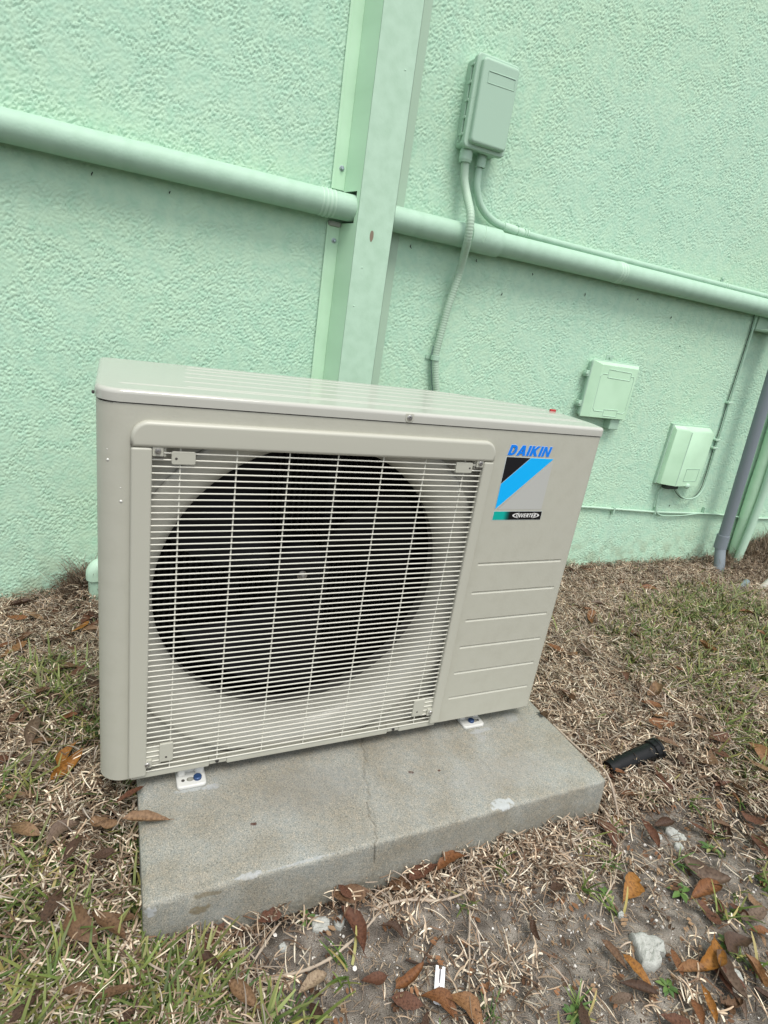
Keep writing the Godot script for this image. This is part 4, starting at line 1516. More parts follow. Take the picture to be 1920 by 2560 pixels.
func screw(parent: Node, at: Vector3, r: float, m: Material) -> void:
	var s := MB.new()
	s.lathe(at, Vector3(0, 0, 1), [Vector2(r, -0.002), Vector2(r, 0.0006), Vector2(r * 0.85, 0.0014), Vector2(r * 0.4, 0.0016)], 14)
	s.lathe(at, Vector3(0, 0, 1), [Vector2(r * 0.4, 0.0016), Vector2(r * 0.38, 0.0008), Vector2(0, 0.0008)], 4)
	part("screw", s, m, parent)

func text_mesh(t: String, bold: bool) -> TextMesh:
	var f := SystemFont.new()
	f.font_names = PackedStringArray(["Droid Sans"])
	f.font_weight = 700 if bold else 400
	var fv := FontVariation.new()
	fv.base_font = f
	fv.variation_embolden = 0.0
	var m := TextMesh.new()
	m.font = fv
	m.text = t
	m.font_size = 64
	m.pixel_size = 0.01
	m.depth = 0.02
	m.curve_step = 1.0
	m.horizontal_alignment = HORIZONTAL_ALIGNMENT_LEFT
	return m

# lettering fitted into a box on a plane z = at.z
func letters(called: String, t: String, parent: Node, lo: Vector2, hi: Vector2, z: float, slant: float, m: Material, bold := true, grow := 0.0) -> void:
	var tm := text_mesh(t, bold)
	var a := tm.get_mesh_arrays()
	var v: PackedVector3Array = a[Mesh.ARRAY_VERTEX]
	var x0 := 1e9
	var x1 := -1e9
	var y0 := 1e9
	var y1 := -1e9
	for p in v:
		y0 = minf(y0, p.y)
		y1 = maxf(y1, p.y)
	for p in v:
		x0 = minf(x0, p.x + (p.y - y0) * slant)
		x1 = maxf(x1, p.x + (p.y - y0) * slant)
	var sx := (hi.x - lo.x) / (x1 - x0)
	var sy := (hi.y - lo.y) / (y1 - y0)
	var out := []
	out.resize(Mesh.ARRAY_MAX)
	var nv := PackedVector3Array()
	for p in v:
		nv.append(Vector3(lo.x + (p.x + (p.y - y0) * slant - x0) * sx, lo.y + (p.y - y0) * sy, z + clampf(p.z, -0.01, 0.01) * 0.01))
	out[Mesh.ARRAY_VERTEX] = nv
	out[Mesh.ARRAY_NORMAL] = a[Mesh.ARRAY_NORMAL]
	if a[Mesh.ARRAY_INDEX] != null:
		out[Mesh.ARRAY_INDEX] = a[Mesh.ARRAY_INDEX]
	var am := ArrayMesh.new()
	am.add_surface_from_arrays(Mesh.PRIMITIVE_TRIANGLES, out)
	am.surface_set_material(0, m)
	put(called, am, parent)

func build_stickers(o: Node3D) -> void:
	var z := 0.0003
	var base := MB.new()
	base.slab(PackedVector2Array([Vector2(0.5815, 0.4195), Vector2(0.6715, 0.5040), Vector2(0.6715, 0.4195)]), UPRIGHT, -0.0005, z)
	var st := part("maker_sticker", base, M.print_grey, o)
	var rim := MB.new()
	rim.slab(PackedVector2Array([Vector2(0.5760, 0.5082), Vector2(0.6725, 0.5082), Vector2(0.5765, 0.4190)]), UPRIGHT, -0.0005, z + 0.00012)
	part("pale_border", rim, M.print_halo, st)
	var bk := MB.new()
	bk.slab(PackedVector2Array([Vector2(0.5768, 0.5076), Vector2(0.6238, 0.5076), Vector2(0.5768, 0.4636)]), UPRIGHT, -0.0005, z + 0.00025)
	part("black_corner", bk, M.print_black, st)
	var bl := MB.new()
	bl.slab(PackedVector2Array([Vector2(0.6248, 0.5076), Vector2(0.6710, 0.5076), Vector2(0.5768, 0.4205), Vector2(0.5768, 0.4626)]), UPRIGHT, -0.0005, z + 0.00025)
	part("blue_band", bl, M.print_cyan, st)
	# the maker's heavy slanted capitals, each cut as a plate; a is their width, then the outlines
	var caps := [
		[0.80, [[0, 0, 0.27, 0, 0.27, 1, 0, 1], [0.27, 0, 0.42, 0, 0.60, 0.06, 0.73, 0.20, 0.80, 0.40, 0.80, 0.60, 0.73, 0.80, 0.60, 0.94, 0.42, 1, 0.27, 1, 0.27, 0.80, 0.38, 0.80, 0.47, 0.75, 0.52, 0.62, 0.53, 0.5, 0.52, 0.38, 0.47, 0.25, 0.38, 0.20, 0.27, 0.20]]],
		[0.95, [[0, 0, 0.28, 0, 0.335, 0.18, 0.475, 0.18, 0.475, 0.38, 0.39, 0.38, 0.475, 0.70, 0.475, 1, 0.31, 1], [0.95, 0, 0.67, 0, 0.615, 0.18, 0.475, 0.18, 0.475, 0.38, 0.56, 0.38, 0.475, 0.70, 0.475, 1, 0.64, 1]]],
		[0.27, [[0, 0, 0.27, 0, 0.27, 1, 0, 1]]],
		[0.86, [[0, 0, 0.27, 0, 0.27, 1, 0, 1], [0.27, 0.38, 0.53, 0, 0.86, 0, 0.49, 0.55, 0.84, 1, 0.53, 1, 0.27, 0.66]]],
		[0.27, [[0, 0, 0.27, 0, 0.27, 1, 0, 1]]],
		[0.84, [[0, 0, 0.25, 0, 0.25, 1, 0, 1], [0.59, 0, 0.84, 0, 0.84, 1, 0.59, 1], [0.25, 0.62, 0.59, 0, 0.59, 0.38, 0.25, 1]]],
	]
	var pen := 0.0
	var hgt := 0.0168
	var nth := 0
	for c in caps:
		var cap := MB.new()
		var edge := MB.new()
		var joined := []
		for f in c[1]:
			var pg := PackedVector2Array()
			for j in range(0, f.size(), 2):
				var yy: float = f[j + 1]
				var wx: float = (pen + f[j]) * 0.0191 + yy * 0.24 * hgt
				pg.append(Vector2(0.5772 + wx * 0.955, 0.5107 + yy * hgt))
			cap.slab(pg, UPRIGHT, -0.0005, z + 0.0004)
			for ring in Geometry2D.offset_polygon(pg, 0.0006):
				joined.append(ring)
		for j in joined.size():
			edge.slab(joined[j], UPRIGHT, -0.0005, z - 0.00012 + 0.00003 * j + 0.00002 * (nth % 2))
		part("letter_edge", edge, M.print_halo, st)
		part("letter", cap, M.print_blue, st)
		pen += c[0] + 0.10
		nth += 1
	# lower label: teal that runs into black, with its word between two crescents
	var lab := MB.new()
	lab.slab(PackedVector2Array([Vector2(0.5750, 0.4005), Vector2(0.6745, 0.4010), Vector2(0.6748, 0.4168), Vector2(0.5753, 0.4168)]), UPRIGHT, -0.0005, z)
	var lp := part("lower_label", lab, M.print_halo, o)
	var g := PackedVector3Array()
	var cc := PackedColorArray()
	for r in 2:
		for q in [[0.0, 0.0], [0.20, 0.0], [0.24, 0.35], [0.28, 0.75], [0.33, 1.0], [1.0, 1.0]]:
			g.append(Vector3(lerpf(0.5758, 0.6740, q[0]), 0.4015 if r == 0 else 0.4162, z + 0.0002))
			var c := Vector3(0.0, 0.36, 0.30).lerp(Vector3(0.004, 0.004, 0.005), q[1])
			cc.append(Color(c.x, c.y, c.z))
	var gm := MB.new()
	gm.grid(g, 2, 6, Vector3(0, 0, 1), false, PackedVector2Array(), cc)
	var m := std(1, 1, 1, 0.4)
	m.vertex_color_use_as_albedo = true
	part("teal_to_black_print", gm, m, lp)
	letters("lettering", "INVERTER", lp, Vector2(0.6205, 0.4058), Vector2(0.6630, 0.4126), z + 0.0003, 0.2, M.print_white, true)
	for s in [-1.0, 1.0]:
		var cr := PackedVector2Array()
		var cx := 0.6418
		for k in 15:
			var a := -1.12 + 2.24 * k / 14.0
			cr.append(Vector2(cx + s * (0.0278 * cos(a * 0.93) - 0.0), 0.4092 + 0.0052 * sin(a)))
		for k in range(13, 0, -1):
			var a := -1.12 + 2.24 * k / 14.0
			cr.append(Vector2(cx + s * (0.0278 * cos(a * 0.93) - 0.0030 * cos(a)), 0.4092 + 0.0049 * sin(a)))
		var cm := MB.new()
		cm.slab(cr, UPRIGHT, -0.0005, z + 0.0004)
		part("crescent", cm, M.print_white, lp)

# ---------------------------------------------------------------- grass and litter
func in_pad(x: float, z: float, margin := 0.006) -> bool:
	return x > PX0 - margin and x < PX1 + margin and z > PZ0 and z < PZ1 + margin

func in_view(x: float, z: float) -> bool:
	return x < 1.15 + (0.515 - z) * 1.60 and z < 0.44 + (x + 0.1) * 0.34 and x > -0.75

func hidden(x: float, z: float) -> bool:
	# behind and under the unit
	return x > 0.12 and x < 0.80 and z < -0.30 and z > -0.60

func blade(b: MB, at: Vector3, az: float, length: float, width: float, lift: float, curl: float, c0: Color, c1: Color, rows := 5, side_curl := 0.0, blunt := 0.0) -> void:
	var pts := PackedVector3Array()
	var cols := PackedColorArray()
	var p := at
	var a := lift
	var z := az
	for r in rows:
		var t := float(r) / (rows - 1)
		var d := Vector3(cos(z) * cos(a), sin(a), sin(z) * cos(a))
		var s := Vector3(-sin(z), 0.25 * sin(7.0 * az), cos(z)).normalized()
		var w := width * 0.5 * lerpf(1.0 - 0.25 * (1 - t), maxf(blunt, 0.12), pow(t, 2.4))
		pts.append(p - s * w)
		pts.append(p + s * w)
		var c := c0.lerp(c1, t)
		cols.append(c)
		cols.append(c * 0.92)
		p += d * length / (rows - 1)
		a += curl / (rows - 1)
		z += side_curl / (rows - 1)
	b.grid(pts, rows, 2, Vector3(-cos(az) * sin(lift) * 0.5, 1, -sin(az) * sin(lift) * 0.5), false, PackedVector2Array(), cols)

func rnd(a: float, b: float) -> float:
	return rng.randf_range(a, b)

func dead_color() -> Color:
	var k := rng.randf()
	var c := Vector3(0.375, 0.285, 0.203)
	if k < 0.24:
		c = Vector3(0.545, 0.44, 0.32)
	elif k < 0.46:
		c = Vector3(0.21, 0.147, 0.10)
	elif k < 0.60:
		c = Vector3(0.105, 0.066, 0.043)
	elif k < 0.70:
		c = Vector3(0.60, 0.525, 0.41)
	elif k < 0.80:
		c = Vector3(0.335, 0.28, 0.23)
	c *= rnd(0.72, 1.26)
	return Color(c.x, c.y, c.z)

func green_color() -> Color:
	var k := rng.randf()
	var c := Vector3(0.085, 0.150, 0.036)
	if k < 0.35:
		c = Vector3(0.055, 0.108, 0.027)
	elif k < 0.55:
		c = Vector3(0.13, 0.195, 0.058)
	elif k < 0.66:
		c = Vector3(0.25, 0.25, 0.095)
	c *= rnd(0.8, 1.2)
	return Color(c.x, c.y, c.z)

func cover(called: String, label: String, category: String, mesh: Mesh, xf: Array, cols: PackedColorArray) -> void:
	var mm := MultiMesh.new()
	mm.transform_format = MultiMesh.TRANSFORM_3D
	mm.use_colors = true
	mm.mesh = mesh
	mm.instance_count = xf.size()
	for k in xf.size():
		mm.set_instance_transform(k, xf[k])
		mm.set_instance_color(k, cols[k])
	var o := MultiMeshInstance3D.new()
	o.multimesh = mm
	o.name = numbered(called)
	add_child(o)
	tag(o, label, category, "", "stuff")

func turned(x: float, y: float, z: float, s: float, tilt := 0.2, flat := 1.0) -> Transform3D:
	var b := Basis(Vector3.UP, rnd(0, TAU)) * Basis(Vector3.RIGHT, rnd(-tilt, tilt)) * Basis(Vector3(0, 0, 1), rnd(-tilt, tilt))
	b = b.scaled_local(Vector3(s, s * flat, s))
	return Transform3D(b, Vector3(x, y, z))

# where green grass grows: x, z, half width, half depth, strength
const GREEN := [[-0.13, -0.38, 0.10, 0.07, 0.6], [-0.07, -0.29, 0.07, 0.06, 0.7], [-0.03, -0.20, 0.05, 0.06, 0.7], [-0.12, -0.08, 0.06, 0.05, 0.5], [-0.10, 0.08, 0.07, 0.07, 0.55], [-0.06, 0.22, 0.10, 0.09, 0.75], [0.045, 0.215, 0.05, 0.035, 0.9], [0.09, 0.26, 0.06, 0.05, 0.8], [0.18, 0.33, 0.05, 0.04, 0.5], [0.04, -0.045, 0.016, 0.03, 1.0], [0.035, 0.06, 0.012, 0.04, 0.9], [0.04, 0.14, 0.012, 0.04, 0.9], [1.68, -0.36, 0.26, 0.09, 1.0], [1.45, -0.22, 0.22, 0.11, 1.0], [1.62, -0.10, 0.26, 0.12, 1.0], [1.38, -0.02, 0.17, 0.09, 0.9], [1.30, 0.14, 0.10, 0.09, 1.0], [1.17, 0.19, 0.05, 0.05, 0.6], [1.95, -0.45, 0.20, 0.10, 0.8], [1.9, -0.22, 0.3, 0.15, 0.9], [1.25, -0.12, 0.10, 0.06, 0.5]]

func greenness(x: float, z: float) -> float:
	var g := 0.0
	for q in GREEN:
		var d := pow((x - q[0]) / q[2], 2) + pow((z - q[1]) / q[3], 2)
		g = maxf(g, q[4] * sstep(1.5, 0.4, d))
	return g

func deadness(x: float, z: float) -> float:
	var s := bare(x, z)
	var d := 1.0 - 0.95 * s
	d = maxf(d, 0.75 * exp(-pow((z - 0.205) / 0.018, 2)) * sstep(0.34, 0.42, x) * sstep(0.86, 0.82, x))
	d = maxf(d, 0.95 * exp(-pow((x - 0.69) / 0.11, 2) - pow((z - 0.222) / 0.045, 2)))
	d = maxf(d, 0.7 * exp(-pow((x - 0.515) / 0.035, 2) - pow((z - 0.225) / 0.03, 2)))
	d = maxf(d, 0.5 * exp(-pow((x - 0.47) / 0.05, 2) - pow((z - 0.36) / 0.05, 2)))
	if x > 0.84 and z > 0.19:
		d = minf(d, 0.30)
	if x < -0.3:
		d *= 0.7
	if x > 0.20 and x < 0.34 and z > 0.2:
		d = minf(d, 0.45)
	return d

func build_scatter() -> void:
	# --- curled dead grass
	for kind in 3:
		var b := MB.new()
		for k in [16, 8, 3][kind]:
			var at := Vector3(rnd(-0.018, 0.018), rnd(-0.004, 0.006), rnd(-0.018, 0.018))
			var c := dead_color()
			if kind == 0:
				blade(b, at, rnd(0, TAU), rnd(0.010, 0.026), rnd(0.0012, 0.0030), rnd(-0.1, 0.6), rnd(-1.5, 0.4), c, c * rnd(0.85, 1.2), 5, rnd(-1.0, 1.0), 0.5)
			elif kind == 1:
				blade(b, at, rnd(0, TAU), rnd(0.020, 0.042), rnd(0.0012, 0.0026), rnd(0.0, 0.5), rnd(-0.9, 0.2), c, c * rnd(0.85, 1.15), 6, rnd(-0.9, 0.9), 0.3)
			else:
				blade(b, at, rnd(0, TAU), rnd(0.04, 0.075), rnd(0.0012, 0.0020), rnd(0.0, 0.22), rnd(-0.5, 0.1), c, c, 6, rnd(-0.5, 0.5), 0.4)
		var mesh := b.mesh(M.dead)
		var xf := []
		var cols := PackedColorArray()
		var want: int = [12500, 5600, 2000][kind]
		var tries := 0
		while xf.size() < want and tries < want * 12:
			tries += 1
			var x := rnd(-0.75, 2.95)
			var z := rnd(-0.775, 0.66)
			if in_pad(x, z) or not in_view(x, z) or hidden(x, z):
				continue
			var d := deadness(x, z)
			d *= 1.0 - 0.35 * greenness(x, z)
			if x > 1.5:
				d *= 0.75
			if rng.randf() > d:
				continue
			if kind == 2 and bare(x, z) > 0.5 and rng.randf() > 0.5:
				continue
			var y := ground_y(x, z) + rnd(0.0, 0.024 if bare(x, z) < 0.4 else 0.006)
			var s := rnd(0.75, 1.3)
			var edge := 0.05 > absf(z - WALL)
			var t := turned(x, y, z, s, 0.35 if not edge else 0.8, 1.0)
			xf.append(t)
			var w := rnd(0.55, 1.22)
			var warm := rnd(-0.03, 0.05)
			cols.append(Color(w * (1.0 + warm), w, w * (1.0 - warm)))
		cover("dead_grass", ["short curled dead grass matted over the soil all round the pad", "longer dead grass blades bent over the thatch", "thin straight straws lying across the dead grass"][kind], "dead grass", mesh, xf, cols)
	# --- straw mound at the wall in the right corner, and the tuft by the elbow pipe
	var tall := MB.new()
	for k in 7:
		var c := dead_color() * 0.8
		blade(tall, Vector3(rnd(-0.012, 0.012), 0, rnd(-0.012, 0.012)), rnd(0, TAU), rnd(0.05, 0.11), rnd(0.0010, 0.0019), rnd(0.5, 1.4), rnd(-1.6, 0.0), c, c, 6, rnd(-0.5, 0.5), 0.3)
	var txf := []
	var tcol := PackedColorArray()
	for k in 900:
		var x := 0.0
		var z := 0.0
		if k < 130:
			x = rng.randfn(-0.050, 0.024)
			z = rng.randfn(-0.745, 0.02)
		elif k < 515:
			x = rng.randfn(2.62, 0.16)
			z = rng.randfn(-0.66, 0.07)
		else:
			x = rnd(1.0, 2.5) if k < 800 else rnd(-0.6, -0.06)
			z = rnd(-0.765, -0.735)
		z = maxf(z, -0.764)
		if x > -0.02 and x < 0.2:
			x = -0.03
		var s := rnd(0.5, 1.05) if k < 130 else (rnd(0.7, 1.3) if k < 515 else rnd(0.25, 0.6))
		txf.append(turned(x, ground_y(x, z), z, s, 0.25))
		var w := rnd(0.6, 0.95)
		tcol.append(Color(w, w * 0.95, w * 0.9))
	cover("tall_dead_grass", "tall dry grass and pine straw heaped against the foot of the wall", "dead grass", tall.mesh(M.dead), txf, tcol)
	# --- green grass
	for kind in 2:
		var b := MB.new()
		for k in [7, 5][kind]:
			var c := green_color()
			var tip := c.lerp(Color(0.30, 0.26, 0.10), rnd(0.0, 0.5))
			var at := Vector3(rnd(-0.008, 0.008), 0, rnd(-0.008, 0.008))
			if kind == 0:
				blade(b, at, rnd(0, TAU), rnd(0.020, 0.042), rnd(0.0028, 0.0046), rnd(0.35, 1.25), rnd(-1.2, 0.1), c, tip, 6, rnd(-0.4, 0.4), 0.35)
			else:
				blade(b, at, rnd(0, TAU), rnd(0.042, 0.072), rnd(0.0036, 0.0056), rnd(0.25, 0.9), rnd(-0.9, 0.0), c, tip, 7, rnd(-0.4, 0.4), 0.3)
		var xf := []
		var cols := PackedColorArray()
		var want: int = [2300, 700][kind]
		var tries := 0
		while xf.size() < want and tries < want * 40:
			tries += 1
			var x := rnd(-0.6, 2.4)
			var z := rnd(-0.72, 0.6)
			if in_pad(x, z, 0.002) or not in_view(x, z) or hidden(x, z):
				continue
			var g := greenness(x, z)
			g *= 0.35 + 0.65 * sstep(-0.2, 0.25, g_noise.get_noise_2d(x * 1.6 + 7.0, z * 1.6))
			# short of room on the left, where the camera stands close
			if x > 0.9:
				g *= 0.42
			if rng.randf() > g + (0.010 if kind == 0 else 0.002):
				continue
			xf.append(turned(x, ground_y(x, z) + 0.002, z, rnd(0.7, 1.2), 0.25))
			var w := rnd(0.75, 1.2)
			cols.append(Color(w * rnd(0.95, 1.2), w, w * rnd(0.8, 1.0)))
		cover("green_grass", ["short green grass blades growing through the dead thatch", "long arching green grass blades in loose tufts"][kind], "grass", b.mesh(M.green), xf, cols)
	# --- crumbs of leaf, grains of shell and sand
	var crumb := MB.new()
	for k in 3:
		var p := PackedVector3Array()
		var c := Vector3(rnd(-0.008, 0.008), 0.001 * k, rnd(-0.008, 0.008))
		for j in 6:
			var a := TAU * j / 6
			p.append(c + Vector3(cos(a) * rnd(0.002, 0.006), rnd(-0.001, 0.0015), sin(a) * rnd(0.0015, 0.003)))
		crumb.piece(p, PackedInt32Array([0, 1, 2, 0, 2, 3, 0, 3, 4, 0, 4, 5]), Vector3.UP)
	var cxf := []
	var ccol := PackedColorArray()
	while cxf.size() < 6500:
		var x := rnd(-0.35, 2.6)
		var z := rnd(-0.77, 0.66)
		if in_pad(x, z, 0.004) or not in_view(x, z) or hidden(x, z):
			continue
		if bare(x, z) > 0.5 and rng.randf() > 0.5:
			continue
		cxf.append(turned(x, ground_y(x, z) + rnd(0.001, 0.010), z, rnd(0.5, 1.4), 0.5))
		var v := [Color(0.115, 0.062, 0.036), Color(0.20, 0.10, 0.05), Color(0.26, 0.17, 0.10), Color(0.08, 0.05, 0.032)][rng.randi() % 4] as Color
		ccol.append(v * rnd(0.8, 1.3))
	cover("leaf_crumbs", "brown crumbs of broken leaves among the grass", "leaf litter", crumb.mesh(M.dead), cxf, ccol)
	var shell := MB.new()
	shell.lathe(Vector3.ZERO, Vector3(0.3, 1, 0.1), [Vector2(0, -0.0007), Vector2(0.0010, -0.0003), Vector2(0.0012, 0.0003), Vector2(0, 0.0008)], 6)
	var sxf := []
	var scol := PackedColorArray()
	while sxf.size() < 9000:
		var x := rnd(0.08, 1.15)
		var z := rnd(0.15, 0.66)
		if in_pad(x, z, 0.004) or not in_view(x, z):
			continue
		var s := bare(x, z)
		if rng.randf() > 0.12 + s:
			continue
		var white := rng.randf() < 0.20
		var size := rnd(0.5, 1.2) if not white else minf(2.6, 0.45 + 0.35 / (rng.randf() + 0.14))
		sxf.append(turned(x, ground_y(x, z) + rnd(0.0, 0.0016), z, size, 1.5, rnd(0.6, 1.0)))
		var v := rnd(0.55, 0.8) if white else rnd(0.04, 0.30)
		scol.append(Color(v, v * 0.95, v * 0.88))
	cover("shell_grains", "grains of sand and white shell on the bare soil", "sand", shell.mesh(M.grain), sxf, scol)
	# tiny straw chips on the bare soil
	var chip := MB.new()
	for k in 4:
		var c := dead_color() * 0.85
		blade(chip, Vector3(rnd(-0.014, 0.014), 0.0, rnd(-0.014, 0.014)), rnd(0, TAU), rnd(0.005, 0.016), rnd(0.0007, 0.0015), rnd(-0.05, 0.25), rnd(-0.6, 0.1), c, c, 3, rnd(-0.4, 0.4), 0.6)
	var hxf := []
	var hcol := PackedColorArray()
	while hxf.size() < 2600:
		var x := rnd(0.15, 1.15)
		var z := rnd(0.18, 0.64)
		if in_pad(x, z, 0.004) or not in_view(x, z):
			continue
		hxf.append(turned(x, ground_y(x, z) + 0.0015, z, rnd(0.7, 1.4), 0.15))
		var w := rnd(0.55, 1.0)
		hcol.append(Color(w, w * 0.96, w * 0.92))
	cover("straw_chips", "short chips of straw strewn on the bare soil", "straw", chip.mesh(M.dead), hxf, hcol)

# ---------------------------------------------------------------- leaves
func leaf_mesh(k: int) -> ArrayMesh:
	var r := RandomNumberGenerator.new()
	r.seed = 900 + k
	var rows := 11
	var cols := 7
	var wide := r.randf_range(0.14, 0.235)
	var torn := r.randf_range(0.25, 0.9) if k % 3 == 0 else 2.0
	var torn_side := -1.0 if k % 2 == 0 else 1.0
	var full := r.randf_range(0.75, 1.35)    # where the widest part lies
	var bow := r.randf_range(-1.3, 1.7)
	var cup := r.randf_range(-0.25, 1.0)
	var fold := r.randf_range(0.05, 0.35)
	var twist := r.randf_range(-1.3, 1.3)
	var sway := r.randf_range(-0.18, 0.18)
	var pts := PackedVector3Array()
	var cs := PackedColorArray()
	var ph := r.randf_range(0, 6)
	for i in rows:
		var t := float(i) / (rows - 1)
		var w := wide * pow(maxf(0.0, sin(PI * pow(t, full))), 0.75) + 0.004
		w *= 1.0 + 0.06 * sin(t * 23.0 + ph)
		var a := bow * (t - 0.5)
		var cx := (t - 0.5) * (1.0 - 0.06 * bow * bow)
		var cyy := -0.5 * bow * (t - 0.5) * (t - 0.5) + 0.125 * bow * 0.4
		for j in cols:
			var s := -1.0 + 2.0 * j / (cols - 1)
			var tw := twist * (t - 0.5)
			var up := cup * s * s * w + fold * absf(s) * w + 0.014 * sin(t * 17.0 + s * 5.0 + ph)
			var sd := s * w * (1.0 - 0.18 * cup * s * s)
			if s * torn_side > 0.0 and absf(t - torn) < 0.14:
				sd *= 0.35 + 0.65 * absf(t - torn) / 0.14
			pts.append(Vector3(cx - sin(a) * up, cyy + cos(a) * up * 1.0 + sin(tw) * sd, cos(tw) * sd + sway * sin(PI * t)))
			var v := 1.0
			if j == cols / 2:
				v = 1.22
			elif absf(s) > 0.9:
				v = 0.82
			v *= 1.0 + 0.10 * sin(t * 31.0 + absf(s) * 6.0)
			cs.append(Color(v, v * 0.99, v * 0.97))
	var b := MB.new()
	b.grid(pts, rows, cols, Vector3.UP, false, PackedVector2Array(), cs)
	b.tint = Color(0.8, 0.75, 0.7)
	var st: Vector3 = pts[cols / 2]
	b.tube([st + Vector3(0.02, 0.004, 0), st + Vector3(-0.04, 0.006, 0.004), st + Vector3(-0.09, -0.004, 0.012)], [0.010, 0.008, 0.006], 5)
	return b.mesh(null)

const TONE := ["dark brown", "orange brown", "pale tan", "reddish brown", "golden orange", "orange tan", "dull brown", "grey brown", "bleached tan"]

func leaf_zone(x: float, z: float) -> String:
	if x < 0.05 and z < -0.45:
		return "by the wall left of the unit"
	if x < 0.05 and z < -0.12:
		return "in the grass left of the unit"
	if x < 0.085 and z < 0.18:
		return "in dead grass left of the pad"
	if z > 0.15 and x < 0.30:
		return "before the pad's left front corner"
	if z > 0.15 and x < 0.62:
		return "before the pad's middle"
	if z > 0.15 and x < 0.84:
		return "around the large white stone"
	if z > 0.20:
		return "in the lower right litter"
	if z > 0.0:
		return "in dead grass round the black pipe"
	if z > -0.30:
		return "in the grass right of the unit"
	return "by the wall below the utility boxes"

